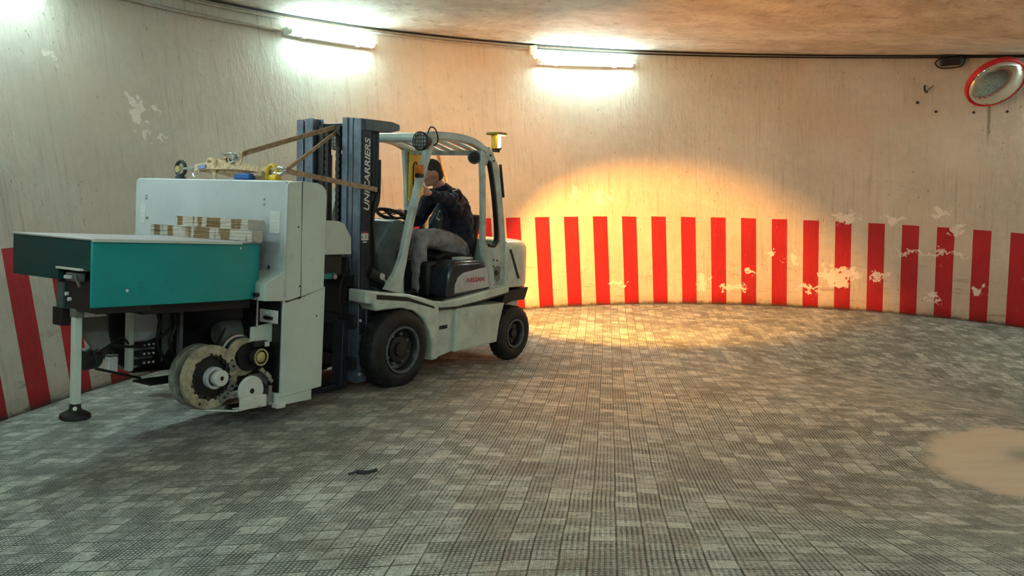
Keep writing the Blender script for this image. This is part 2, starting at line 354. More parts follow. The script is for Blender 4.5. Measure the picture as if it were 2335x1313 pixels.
col = t.mix(kb, gap, top); col = t.mix(t.math('MULTIPLY', joint, t.ramp(rnd, 0, 1, .65, 1)), col, (.016, .020, .016))
stain = t.ramp(t.noise(t.mapping(uv, (1, 1, 1), loc=(5, 2, 0)), 1.1, 7, .7), .52, .68, 0, .5); col = t.mix(stain, col, (.085, .09, .06))
# bare sandy concrete round the inner turn
px = t.math('ADD', t.sep(uv)[0], t.math('MULTIPLY', t.math('SUBTRACT', md, .5), .5)); py = t.math('ADD', t.sep(uv)[1], t.math('MULTIPLY', t.math('SUBTRACT', t.noise(uv, 2.2, 4), .5), .5))
ea = t.math('SUBTRACT', px, 3.33); eb = t.math('SUBTRACT', py, 4.62); patch = t.ramp(t.math('SQRT', t.math('ADD', t.math('MULTIPLY', ea, ea), t.math('MULTIPLY', eb, eb))), .90, .72)
sand = t.mix(t.noise(t.mapping(uv, (.6, 3, 1)), 3, 7, .7), (.42, .36, .26), (.62, .55, .44)); col = t.mix(patch, col, sand)
t.put(b.inputs['Base Color'], col); b.inputs['Roughness'].default_value = .5; t.put(b.inputs['Roughness'], t.ramp(md, .3, .7, .58, .8))
hh = t.math('MULTIPLY', t.math('SUBTRACT', kb, t.math('MULTIPLY', joint, .8)), t.math('SUBTRACT', 1.0, patch)); hh = t.math('ADD', hh, t.math('MULTIPLY', rnd, .25))
t.put(b.inputs['Normal'], t.bump(t.math('ADD', hh, t.math('MULTIPLY', fn, .2)), 1.0, .012)); floor.data.materials.append(mt)

ceil = struct(helic('ceiling', HH, R0 + .02, 40, False)); sol = ceil.modifiers.new('solid', 'SOLIDIFY'); sol.thickness = .12; sol.offset = -1
mt, t, b = newmat('rough_plaster_ceiling')
uv = t.new('ShaderNodeUVMap').outputs[0]
n1 = t.noise(t.mapping(uv, (1, 1, 1)), 1.1, 7, .7, .6); n2 = t.noise(uv, 5, 8, .75, .4)
col = t.mix(t.ramp(n1, .35, .65), (.58, .51, .43), (.84, .79, .70)); col = t.mix(t.ramp(n2, .50, .72, 0, .75), col, (.27, .20, .15)); col = t.mix(t.ramp(t.noise(uv, 2.4, 7, .7, .5), .55, .7, 0, .45), col, (.62, .57, .50))
t.put(b.inputs['Base Color'], col); b.inputs['Roughness'].default_value = .7; t.put(b.inputs['Normal'], t.bump(n2, .9, .05)); ceil.data.materials.append(mt)
# radial wall added out of view at the mesh seam, blocks world light
bm = bmesh.new(); ea_ = A0 + .004
q = []
for r in (.9, R0):
    x_, y_ = CX + r * math.cos(ea_), CY + r * math.sin(ea_)
    q += [(x_, y_, Z0 - .6), (x_, y_, Z0 + KK * A1 + HH + .3)]
nrm = Vector((-math.sin(ea_), math.cos(ea_), 0)) * .06; vs = [bm.verts.new(Vector(p_) + nrm * s) for s in (-1, 1) for p_ in q]
for f in ((0, 1, 3, 2), (4, 6, 7, 5), (0, 2, 6, 4), (1, 5, 7, 3), (0, 4, 5, 1), (2, 3, 7, 6)): bm.faces.new([vs[i] for i in f])
struct(part('wall_seam_block', bm, ceil.data.materials[0]))

# ---- tube lights
def rtube(pts, r, seg=8): return tb(pts, r, seg)
def arc(d0, d1, h0, h1, r, n=14): return [wallp(math.radians(d0 + (d1 - d0) * i / n), h0 + (h1 - h0) * i / n, r) for i in range(n + 1)]
def tube_light(d0, d1, h0, h1, label, glowm='unseen_tube'):
    a, b_ = wallp(math.radians(d0), h0, R0 - .10), wallp(math.radians(d1), h1, R0 - .10)
    mid = (a + b_) / 2; dirv = (b_ - a); L = dirv.length; X = dirv.normalized(); Zv = Vector((0, 0, 1)); N = X.cross(Zv).normalized()
    if (Vector((CX, CY, 0)) - Vector((mid.x, mid.y, 0))).dot(N) < 0: N = -N           # N points into the ramp
    Y = N; Z = X.cross(Y)
    if Z.z < 0: X = -X; Z = -Z
    mw = Matrix(((X.x, Y.x, Z.x, mid.x), (X.y, Y.y, Z.y, mid.y), (X.z, Y.z, Z.z, mid.z), (0, 0, 0, 1)))
    o = thing('tube_light', mw, label, 'light', 'fluorescent tube lights along the curved wall')
    part('housing', bx((-L / 2 + .01, -.095, -.045), (L / 2 - .01, -.022, .040)), 'fixture', o, .006)
    bm = bmesh.new(); tube(bm, [(-L / 2 + .045, 0, 0), (L / 2 - .045, 0, 0)], .036, 20); part('diffuser', bm, glowm, o, smooth=True)
    for s in (-1, 1):
        bm = bmesh.new(); tube(bm, [(s * (L / 2 - .05), 0, 0), (s * (L / 2 - .0), 0, 0)], [.042, .036], 20); part('end_cap', bm, 'fixture', o, .004, smooth=True)
    for s in (-.3, .3): part('bracket', bx((s * L - .02, -.1, -.055), (s * L + .02, -.03, -.045)), 'fixture', o)
    return o
tube_light(140.3, 130.6, 3.50, 3.48, 'lit fluorescent tube on the wall above the forklift mast', 'tube')
tube_light(112.0, 100.4, 3.46, 3.49, 'lit fluorescent tube beside the small beige junction box', 'tube')
tube_light(171.5, 162.0, 3.50, 3.50, 'lit fluorescent tube further up the ramp past the left edge')
tube_light(212.0, 202.5, 3.50, 3.50, 'lit fluorescent tube higher up the ramp beside the viewer')
tube_light(243.0, 233.5, 3.50, 3.50, 'lit fluorescent tube on the wall behind the viewer')
tube_light(52.0, 42.5, 3.45, 3.45, 'added unseen fluorescent fill tube past the right edge beyond the round mirror')  # extra lamp out of view, added for fill from the right
tube_light(306.0, 296.5, 3.50, 3.50, 'added unseen fluorescent fill tube low on the ramp turn behind the viewer')  # extra lamp out of view, added for even fill
tube_light(276.0, 266.5, 3.50, 3.50, 'added unseen fluorescent fill tube high on the ramp wall far behind the viewer')  # another added lamp behind the camera, only there to fill

tag(part('conduit_pipe', tb(arc(161.5, 140.6, 3.51, 3.50, R0 - .03, 40), .018), 'conduit', smooth=True), 'thin grey conduit pipe running up the wall from the left tube light', 'pipe')
tag(part('conduit_pipe', tb(arc(176, 112.3, 3.64, 3.625, R0 - .025, 60), .013), 'conduit', smooth=True), 'thin dark stained pipe hugging the ceiling joint left of the junction box', 'pipe')
tag(part('cable', tb(arc(111.8, 48, 3.635, 3.668, R0 - .02, 60), .010), 'cable', smooth=True), 'black cable running along the ceiling joint to the right of the junction box', 'cable')
o = part('trim_1', tb(arc(176, 40, HH - .012, HH - .012, R0 - .005, 120), .009, 6), 'cable', smooth=True); struct(o)
def wall_mw(deg, h, r=R0):
    th = math.radians(deg); n = Vector((-math.cos(th), -math.sin(th), 0)); X = Vector((math.sin(th), -math.cos(th), 0)); p = wallp(th, h, r)
    # X: to the right seen from inside, Y: out of the wall into the room, Z: up
    return Matrix(((X.x, n.x, 0, p.x), (X.y, n.y, 0, p.y), (X.z, n.z, 1, p.z), (0, 0, 0, 1)))
o = thing('junction_box', wall_mw(112.2, 3.605), 'small beige junction box on the wall just above the end of a tube light', 'box')
part('cover', bx((-.055, 0, -.065), (.055, .06, .065)), 'beige', o, .008)
part('cable_lead', tb(smooth_path([(0, .03, -.06), (-.005, .04, -.10), (.02, .06, -.13), (.05, .08, -.14)]), .008), 'beige', o, smooth=True)
o = thing('camera_box', wall_mw(66.1, 3.62), 'small black box hung under the ceiling joint left of the round mirror', 'box')
part('housing', bx((-.13, 0, -.07), (.12, .14, .045)), 'black', o, .015)
part('mounting_plate', bx((-.15, 0, .05), (.12, .16, .075)), 'black', o, .004)
part('cable_lead', tb(smooth_path([(-.13, .05, .04), (-.19, .05, -.02), (-.13, .06, -.09), (.02, .06, -.10), (.13, .06, -.08), (.17, .05, 0.0), (.22, .04, .05)]), .010), 'cable', o, smooth=True)
o = thing('wall_hook', wall_mw(68.5, 3.24), 'small dark hook sticking out of the wall under the black box', 'hook')
part('shank', tb(smooth_path([(0, 0, .04), (-.01, .05, .02), (.0, .09, -.04), (.03, .09, -.045)]), .012), 'cable', o, smooth=True)
part('wire_end', tb(smooth_path([(.02, .08, -.03), (.06, .06, .0), (.10, .06, .035)]), .005), 'cable', o, smooth=True)
for dg, h, lab in ((67.35, 2.93, 'largest rusty bolt head in the wall, below the small dark hook'), (69.2, 3.05, 'small rusty bolt head in the wall, down and left of the hook'), (63.7, 2.93, 'rusty bolt head in the wall just left below the round mirror'), (60.6, 2.95, 'rusty bolt head at the right edge below the round mirror')):
    o = part('wall_bolt', disc((0, 0, 0), .018, .02, (0, 1, 0), 12), 'cable', mw=wall_mw(dg, h)); tag(o, lab, 'bolt', 'rusty bolt heads in the right wall')
# round convex mirror
nY = Vector((-.02, -.78, -.62)).normalized(); nX = Vector((0, 0, 1)).cross(nY).normalized() * -1; nZ = nX.cross(nY)
wm = Matrix(((nX.x, nY.x, nZ.x, 6.46), (nX.y, nY.y, nZ.y, 10.93), (nX.z, nY.z, nZ.z, .193 + ZS), (0, 0, 0, 1)))
o = thing('convex_mirror', wm, 'round convex traffic mirror with red rim high on the right wall', 'mirror')
bm = bmesh.new(); rr = .345; lathe(bm, [(rr * math.sin(a), .13 * math.cos(a * 1.0)) for a in [PI / 2 * (1 - i / 12) for i in range(13)]], (0, 0, 0), (0, 1, 0), 64); part('mirror_glass', bm, 'mirror', o, smooth='all')
bm = bmesh.new(); lathe(bm, [(rr - .012, .03), (rr + .012, .035), (rr + .026, .02), (rr + .024, -.03), (rr - .012, -.06), (rr - .012, .03)], (0, 0, 0), (0, 1, 0), 64); part('rim', bm, 'red', o, smooth=True)
bm = bmesh.new(); lathe(bm, [(rr, -.05), (rr * .8, -.13), (0, -.17)], (0, 0, 0), (0, 1, 0), 64); part('back_shell', bm, 'reelgrey', o, smooth=True)
inv = wm.inverted() @ wall_mw(58.6, 3.45); p1 = inv @ Vector((0, 0, 0)); part('bracket', tb([(0, -.15, 0), (0, -.3, 0.03), p1], .022), 'reelgrey', o, smooth=True)

# debris on the floor
zz = ramp_z(-.85, 4.12)
bm = bmesh.new(); tube(bm, smooth_path([(-.075, 0, .01), (-.03, .01, .018), (.02, 0, .016), (.08, .015, .022)]), [.008] * 8 + [.014] * 9 + [.011] * 8, 8)
o = part('rubber_scrap', bm, 'black', smooth=True); o.location = (-.86, 4.12, zz + .004); o.scale = (1, 1, .8); tag(o, 'short black scrap of rubber lying on the paving in front of the truck', 'debris')

# ================================================================== FORKLIFT
fk = thing('forklift', MF, 'pale green grey counterbalance forklift with black mast and amber beacon', 'forklift')
def wheel(X, z, r, w, yo, rimr, nuts, side, lug):
    e = bpy.data.objects.new('wheel', None); COL.objects.link(e); e.parent = fk; s = side
    yi = yo - w
    def Y(v): return v * s
    prof = [(rimr, yi + .02), (rimr + .02, yi), (r * .86, yi), (r * .965, yi + w * .12), (r, yi + w * .28), (r, yo - w * .28), (r * .965, yo - w * .12), (r * .86, yo), (r * .72, yo + .008), (rimr + .03, yo), (rimr, yo - .015), (rimr, yi + .02)]
    bm = bmesh.new(); lathe(bm, [(a, Y(b)) for a, b in prof], (X, 0, z), (0, 1, 0), 72)
    for kx in range(lug):
        a = 2 * PI * kx / lug
        for sd in (0, 1):
            aa = a + sd * PI / lug; yc = (yo - w * .33) if sd else (yi + w * .33)
            c = Vector((X + math.cos(aa) * r * 1.0, Y(yc), z + math.sin(aa) * r * 1.0))
            rm = Matrix.Rotation(-aa, 3, 'Y') @ Matrix.Rotation((.28 if sd else -.28) * s, 3, 'X'); obox(bm, c, (.009, w * .27, 2 * PI * r / lug * .55), rm)
    part('tyre', bm, 'rubber', e, smooth=True)
    rimo = part('rim', la([(rimr + .004, Y(yo - .016)), (rimr - .012, Y(yo - .006)), (rimr - .022, Y(yo - .02)), (rimr - .028, Y(yo - .07)), (rimr * .62, Y(yo - .095)), (rimr * .55, Y(yo - .05)), (rimr * .33, Y(yo - .045)), (rimr * .30, Y(yo - .02)), (0, Y(yo - .015))], (X, 0, z), (0, 1, 0), 56), 'rim', e, smooth=True)
    part('rim_edge', la([(rimr + .006, Y(yo - .012)), (rimr + .004, Y(yo + .004)), (rimr - .012, Y(yo + .002)), (rimr - .016, Y(yo - .014))], (X, 0, z), (0, 1, 0), 56), 'rimedge', e, smooth=True)
    for kx in range(nuts):
        a = 2 * PI * kx / nuts + .3; c = (X + math.cos(a) * rimr * .66, Y(yo - .09), z + math.sin(a) * rimr * .66)
        part('wheel_nut', la([(0, 0), (.016, 0), (.016, Y(.03)), (0, Y(.034))], c, (0, 1, 0), 6), 'motor', e)
for s in (1, -1):
    wheel(0, .352, .345, .22, .605, .20, 8, s, 26); wheel(-1.70, .287, .278, .17, .585, .145, 6, s, 22)
part('front_axle', tb([(0, -.5, .35), (0, .5, .35)], .08, 16), 'dark', fk); part('rear_axle', tb([(-1.7, -.5, .3), (-1.7, .5, .3)], .06, 12), 'dark', fk)
# chassis core
bm = bmesh.new(); prism(bm, [(.30, .70), (.30, .30), (-.4, .18), (-1.35, .22), (-1.5, .5), (-1.9, .55), (-1.9, .74), (-.5, .70)], 'Y', -.34, .34); part('chassis', bm, 'dark', fk, .01)
arch = [(-.28 + 0, .57)]
for s in (1, -1):
    y0, y1 = (.36 * s, .575 * s)
    fen = [(.42, .90), (.42, .79), (.335, .775), (.30, .715), (.18, .715), (0, .712), (-.16, .675), (-.285, .59), (-.375, .465), (-.41, .33), (-.41, .19), (-.50, .192), (-.50, .68), (-.50, .715), (-.43, .735), (-.30, .775), (-.08, .83), (.20, .865)]
    part('front_fender', pr(fen, 'Y', y0, y1), 'body', fk, .018, seg=3)
    part('fender_recess', pr([(.30, .855), (-.06, .805), (-.42, .69), (-.44, .665), (-.09, .765), (.30, .815)], 'Y', .572 * s, .5775 * s), 'black', fk)
    part('step_recess', pr([(-.50, .66), (-.50, .192), (-.73, .227), (-.76, .63)], 'Y', .36 * s, .535 * s), 'body', fk, .008)
    part('step_slot', bx((-.66, .53 * s, .455), (-.55, .539 * s, .49)), 'black', fk)
    part('side_panel', pr([(-.755, .64), (-.735, .222), (-1.395, .235), (-1.43, .42), (-1.505, .625)], 'Y', .36 * s, .572 * s), 'body', fk, .010)
    part('side_belt', pr([(-.43, .735), (-.50, .665), (-.76, .655), (-1.10, .68), (-1.56, .725), (-1.56, .80), (-1.2, .772), (-.8, .735), (-.55, .722)], 'Y', .34 * s, .585 * s), 'body', fk, .014, seg=3)
    part('belt_groove', pr([(-.505, .664), (-.505, .645), (-.76, .636), (-1.10, .661), (-1.52, .705), (-1.52, .722), (-1.10, .68), (-.76, .655)], 'Y', .34 * s, .568 * s), 'black', fk)
    part('rear_wheel_arch', pr([(-1.50, .60), (-1.56, .73), (-1.96, .745), (-1.90, .62), (-1.7, .62)], 'Y', .33 * s, .54 * s), 'dark', fk)
part('deck_plate', pr([(.40, .89), (.40, .86), (-.5, .70), (-.62, .70), (-.62, .725), (-.48, .725), (-.08, .82)], 'Y', -.56, .56), 'dark', fk, .006)
part('floor_plate', bx((-.95, -.52, .70), (-.30, .52, .728)), 'black', fk)
# counterweight
cw = []
for (x_, y_) in ((-1.52, .56), (-1.80, .56), (-1.93, .52), (-2.02, .42), (-2.10, .22), (-2.12, 0)): cw.append((x_, y_))
cw = cw + [(x_, -y_) for x_, y_ in cw[::-1][1:]]
bm = bmesh.new()
lev = [(.76, .985), (.80, 1.0), (1.10, 1.0), (1.175, .99), (1.215, .955), (1.235, .90)]
rings = []
for z_, sc in lev: rings.append([bm.verts.new((-1.52 + (x_ + 1.52) * sc, y_ * (sc if sc > .96 else sc * 1.0), z_ + (.01 if x_ > -1.6 else 0))) for x_, y_ in cw])
for a, c_ in zip(rings, rings[1:]):
    n_ = len(a)
    for i in range(n_): bm.faces.new((a[i], a[(i + 1) % n_], c_[(i + 1) % n_], c_[i]))
bm.faces.new(rings[0][::-1]); bm.faces.new(rings[-1])
part('counterweight', bm, 'body', fk, .01, seg=2)
bm = pr([(-1.85, .74), (-1.85, .35), (-1.98, .30), (-2.06, .5), (-2.08, .76)], 'Y', -.34, .34); part('counterweight_base', bm, 'body', fk, .01)
part('side_vent_gap', pr([(-1.57, 1.16), (-1.60, 1.16), (-1.76, .86), (-1.73, .85)], 'Y', .552, .566), 'black', fk)
# hood over engine + side cover with badge
part('engine_hood', bx((-1.50, -.50, .74), (-.68, .50, 1.02)), 'cover', fk, .03, seg=3)
for s in (1, -1):
    part('side_cover', pr([(-.635, .735), (-.665, .98), (-.70, 1.045), (-.78, 1.075), (-1.12, 1.068), (-1.20, 1.04), (-1.235, .98), (-1.29, .775)], 'Y', .30 * s, .548 * s), 'cover', fk, .035, seg=4)
    bp = part('badge_panel', pr([(-.735, .775), (-.74, .86), (-.78, .925), (-.86, .965), (-1.185, 1.0), (-1.225, .99), (-1.265, .80)], 'Y', .54 * s, .556 * s), 'badge', fk, .012, seg=3, label='pale silver panel with red lettering')
    if s == 1: text('badge_lettering', 'NISSAN', 'redtxt', bp, (-.905, .5575, .868), (-1, 0, -.01), (0, 0, 1), .044, .27, bold=.012)
part('hood_latch', bx((-1.10, .34, 1.07), (-.93, .47, 1.095)), 'badge', fk, .006); 
text('capacity_lettering', '30', 'rimedge', fk, (-1.36, .5365, .80), (-1, 0, .0), (0, 0, 1), .070, .15, bold=.035, label='outlined capacity number')
text('capacity_lettering_fill', '30', 'guard', fk, (-1.364, .5375, .804), (-1, 0, .0), (0, 0, 1), .062, .142, bold=.0)
# seat
st = part('seat_cushion', pr([(-.85, 1.02), (-.80, 1.10), (-.95, 1.14), (-1.35, 1.10), (-1.45, 1.02)], 'Y', -.22, .26), 'seat', fk, .03, seg=3)
part('seat_backrest', pr([(-1.38, 1.06), (-1.47, 1.06), (-1.545, 1.40), (-1.535, 1.49), (-1.50, 1.49), (-1.46, 1.30)], 'Y', -.20, .20), 'seat', fk, .04, seg=3)
part('seat_base', bx((-1.02, -.30, .73), (-.60, .34, 1.06)), 'black', fk, .03)
part('rag', tb(smooth_path([(-1.60, .02, 1.10), (-1.70, .0, 1.10), (-1.76, .02, 1.17), (-1.70, .03, 1.23), (-1.62, .0, 1.22)]), .035, 10), 'beige', fk, smooth=True)
part('amber_hose_end', tb(smooth_path([(-1.62, .05, 1.20), (-1.66, .06, 1.24), (-1.72, .05, 1.26)]), .022, 8), 'orange', fk, smooth=True)
# dashboard, steering
part('dashboard', pr([(-.06, .74), (.0, 1.10), (-.03, 1.22), (-.20, 1.445), (-.30, 1.455), (-.36, 1.38), (-.30, 1.12), (-.36, 1.05), (-.36, .74)], 'Y', -.40, .28), 'plastic', fk, .025, seg=3)
part('dash_console', pr([(-.22, 1.10), (-.40, 1.10), (-.42, 1.19), (-.34, 1.21), (-.24, 1.18)], 'Y', -.1, .30), 'cover', fk, .015, seg=3)
bm = bmesh.new(); rs = [(0, .185)]
ctr = Vector((-.49, 0, 1.47)); ax_ = Vector((-.40, 0, .92)).normalized(); u_, v_, _ = frame(ax_)
tube(bm, [ctr + .172 * (math.cos(2 * PI * i / 40) * u_ + math.sin(2 * PI * i / 40) * v_) for i in range(41)], .017, 10, False)
swh = part('steering_wheel', bm, 'black', fk, smooth='all')
part('steering_spokes', tube(tube(tube(bmesh.new(), [ctr - ax_ * .02, ctr + .165 * u_], .012), [ctr - ax_ * .02, ctr - .165 * u_], .012), [ctr - ax_ * .02, ctr - .165 * v_], .012), 'black', swh, smooth=True)
part('steering_column', tb([ctr - ax_ * .01, ctr - ax_ * .42], [.035, .05], 14), 'black', fk, smooth=True)
for i in range(3):
    e = part('control_lever', tb(smooth_path([(-.20 - .0 * i, -.18 - .07 * i, 1.40), (-.24, -.18 - .07 * i, 1.50), (-.28, -.18 - .07 * i, 1.56)]), .006), 'black', fk, smooth=True); part('knob', disc((-.28, -.18 - .07 * i, 1.555), .016, .03, (0, 0, 1), 12), 'black', e, .004)
e = part('side_lever', tb(smooth_path([(.07, .36, 1.49), (.02, .36, 1.515), (-.05, .36, 1.525)]), .005), 'black', fk, smooth=True); part('knob', disc((-.06, .345, 1.525), .014, .028, (0, 1, 0), 12), 'black', e, .004)
# overhead guard
def bar(bm, pts, wx, wy):
    """rectangular bar: wx across the path in the XZ plane, wy along Y"""
    pts = [Vector(p) for p in pts]; rings = []
    for i, p in enumerate(pts):
        d = (pts[min(i + 1, len(pts) - 1)] - pts[max(i - 1, 0)]).normalized(); s_ = Vector((0, 1, 0)); s_ = (s_ - d * s_.dot(d)).normalized(); n = d.cross(s_); w_ = wx[i] if isinstance(wx, (list, tuple)) else wx
        rings.append([bm.verts.new(p + n * w_ / 2 * a + s_ * wy / 2 * c_) for a, c_ in ((-1, -1), (1, -1), (1, 1), (-1, 1))])
    for a, c_ in zip(rings, rings[1:]):
        for k_ in range(4): bm.faces.new((a[k_], a[(k_ + 1) % 4], c_[(k_ + 1) % 4], c_[k_]))
    bm.faces.new(rings[0][::-1]); bm.faces.new(rings[-1]); return bm
for s in (1, -1):
    y_ = .50 * s
    part('front_pillar', bar(bmesh.new(), smooth_path([(-.43, y_, 2.20), (-.33, y_, 1.97), (-.19, y_, 1.56), (-.07, y_, 1.12), (.0, y_, .94), (.03, y_, .845)], 5), [.062] * 15 + [.075, .085, .095, .105, .125, .15, .17, .19, .20, .22, .24], .065), 'guard', fk, .014, seg=3)
    part('roof_side_beam', bar(bmesh.new(), smooth_path([(-.36, y_, 2.205), (-.50, y_, 2.215), (-.80, y_, 2.215), (-1.02, y_, 2.185), (-1.20, y_, 2.125)], 5), .072, .07), 'guard', fk, .014, seg=3)
    part('rear_inner_post', bar(bmesh.new(), [(-1.13, y_, 2.14), (-1.165, y_, 1.85), (-1.19, y_, 1.5), (-1.20, y_, 1.2), (-1.26, y_, 1.02), (-1.33, y_, .76)], .055, .05), 'guard', fk, .01)
    part('rear_outer_post', bar(bmesh.new(), smooth_path([(-1.20, y_, 2.13), (-1.33, y_, 1.98), (-1.41, y_, 1.70), (-1.47, y_, 1.40), (-1.50, y_, 1.22), (-1.52, y_, .98), (-1.55, y_, .76)], 4), [.11, .11, .105, .1, .1] + [.1] * 20, .06), 'guard', fk, .014, seg=3)
    part('post_web', pr([(-1.13, 2.15), (-1.17, 2.0), (-1.20, 1.98), (-1.24, 2.06), (-1.33, 2.02), (-1.24, 2.14)], 'Y', y_ - .02, y_ + .02), 'guard', fk)
    lp = part('lower_pillar_panel', pr([(-1.21, 1.24), (-1.26, 1.195), (-1.36, 1.18), (-1.44, 1.24), (-1.56, 1.24), (-1.58, .76), (-1.30, .76), (-1.25, 1.0), (-1.22, 1.10)], 'Y', y_ - .03, y_ + .035), 'guard', fk, .006)
    part('seal', bar(bmesh.new(), smooth_path([(-1.245, y_ + .012, 2.02), (-1.30, y_ + .012, 1.85), (-1.36, y_ + .012, 1.6), (-1.405, y_ + .012, 1.32), (-1.39, y_ + .012, 1.225), (-1.33, y_ + .012, 1.195), (-1.27, y_ + .012, 1.21)], 4), .018, .05), 'black', fk)
    part('fuel_cap_recess', pr([(-1.35, .985), (-1.41, 1.0), (-1.455, .99), (-1.45, .855), (-1.40, .84), (-1.37, .88)], 'Y', (.536 if s > 0 else -.541), (.541 if s > 0 else -.536)), 'motor', fk); part('recess_hole', disc((-1.385, .54 * s, .93), .028, .006 * s, (0, 1, 0), 20), 'black', fk)
    for k_, (bx_, bz_) in enumerate(((-1.34, 1.06), (-1.40, 1.055), (-1.345, .95 + .05), (-1.24, 2.08), (-1.23, 2.02), (-1.29, 2.03))): part('bolt', disc((bx_, .527 * s, bz_), .010, .012 * s, (0, 1, 0), 10), 'black', fk)
    # head lamps, turn lamps
    hl = bpy.data.objects.new('headlight', None); COL.objects.link(hl); hl.parent = fk; c = (-.26, .535 * s, 2.148)
    part('lamp_body', la([(0, -.08), (.045, -.075), (.076, -.02), (.081, .015), (.075, .02)], c, (1, 0, 0), 32), 'black', hl, smooth=True)
    part('lens', la([(0, .03), (.045, .026), (.076, .012)], c, (1, 0, 0), 32), 'glass', hl, smooth=True)
    bm = bmesh.new()
    for q_ in (-.048, -.016, .016, .048):
        l_ = math.sqrt(.079 ** 2 - q_ ** 2); tube(bm, [(c[0] + .04, c[1] + q_, c[2] - l_), (c[0] + .04, c[1] + q_, c[2] + l_)], .0028, 6); tube(bm, [(c[0] + .04, c[1] - l_, c[2] + q_), (c[0] + .04, c[1] + l_, c[2] + q_)], .0028, 6)
    tube(bm, [(c[0] + .036, c[1] + .079 * math.cos(a_ * PI / 16), c[2] + .079 * math.sin(a_ * PI / 16)) for a_ in range(33)], .005, 6); part('stone_guard', bm, 'black', hl, smooth=True)
    part('lamp_cable', tb(smooth_path([(c[0] - .05, c[1], c[2] + .02), (c[0] - .06, c[1] + .03 * s, c[2] + .12), (c[0] - .12, c[1] + .04 * s, c[2] + .11), (c[0] - .17, c[1] + .03 * s, c[2] + .02), (c[0] - .15, c[1], c[2] - .03)]), .006), 'black', hl, smooth=True)
    tl = part('turn_lamp', bx((-.285, .475 * s, 1.868), (-.225, .54 * s, 1.945)), 'orange', fk, .012, label='amber turn lamp'); part('lamp_base', bx((-.29, .48 * s, 1.835), (-.23, .535 * s, 1.868)), 'black', tl, .005)
part('roof_front_beam', tb([(-.32, -.53, 2.185), (-.32, .53, 2.185)], .042, 20), 'guard', fk, smooth=True)
part('roof_rear_beam', bx((-1.24, -.5, 2.075), (-1.17, .5, 2.125)), 'guard', fk, .01)
for i in range(6):
    yy = -.38 + .152 * i; part('roof_bar', bar(bmesh.new(), [(-.34, yy, 2.19), (-.8, yy, 2.20), (-1.18, yy, 2.115)], .03, .05), 'guard', fk, .006)
rl = part('work_lamp', la([(0, -.04), (.045, -.04), (.062, 0), (.06, .03), (0, .035)], (-1.10, .44, 2.055), (.7, .7, -.1), 28), 'black', fk, smooth=True)
part('lamp_rim', la([(.058, .028), (.064, .034), (.052, .04), (.05, .034)], (-1.10, .44, 2.055), (.7, .7, -.1), 28), 'rimedge', rl, smooth=True)
part('latch_plate', bar(bmesh.new(), [(-1.405, .53, 2.0), (-1.475, .53, 1.68)], .02, .02), 'black', fk)
# yellow far-side panel with slot, wooden stick
bm = pr([(-1.16, 2.13), (-1.35, 2.13), (-1.37, 1.66), (-1.17, 1.66), (-1.18, 1.70), (-1.19, 1.99), (-1.22, 2.03), (-1.25, 2.03), (-1.27, 1.98), (-1.30, 1.70), (-1.28, 1.66)], 'Y', -.47, -.44)
part('yellow_side_panel', bx((-1.37, -.47, 1.60), (-1.16, -.44, 2.13)), 'yellow', fk, .01, label='yellow painted panel on the far rear post')
part('panel_slot', bar(bmesh.new(), smooth_path([(-1.205, -.435, 1.66), (-1.205, -.435, 1.95), (-1.225, -.435, 2.0), (-1.25, -.435, 1.99), (-1.28, -.435, 1.9)]), .010, .01), 'black', fk)
part('grab_stick', tb([(-1.43, -.30, 2.12), (-1.57, -.30, 1.82)], .016, 8), 'strap', fk, smooth=True)
part('stick_chain', tb([(-1.40, -.29, 2.08), (-1.50, -.29, 1.86)], .006, 6), 'chrome', fk)
# beacon
bc = part('beacon', la([(0, 0), (.036, 0), (.04, .02), (.038, .10), (.03, .115), (0, .115)], (-1.43, .46, 2.165), (0, 0, 1), 28), 'beacon', fk, smooth=True, label='lit amber beacon lens')
part('beacon_cap', pr([(-1.36, .375), (-1.48, .375), (-1.51, .41), (-1.51, .51), (-1.48, .545), (-1.36, .545), (-1.335, .51), (-1.335, .41)], 'Z', 2.285, 2.312), 'olive', bc, .008); part('beacon_light_stop', disc((-1.43, .46, 2.148), .047, .014, (0, 0, 1), 24), 'black', bc); part('beacon_bracket', bx((-1.46, .44, 2.12), (-1.22, .48, 2.148)), 'black', bc, .004)  # disc under the lens is added to cut off steep downward light
ap = [math.radians(46 - 157 * i / 14) for i in range(15)]
part('beacon_shield', pr([(-1.43 + .058 * math.cos(a), .46 + .058 * math.sin(a)) for a in ap] + [(-1.43 + .047 * math.cos(a), .46 + .047 * math.sin(a)) for a in ap[::-1]], 'Z', 2.155, 2.290), 'yellow', bc)  # yellow beacon body, its arc shaped to keep warm light off wall and floor
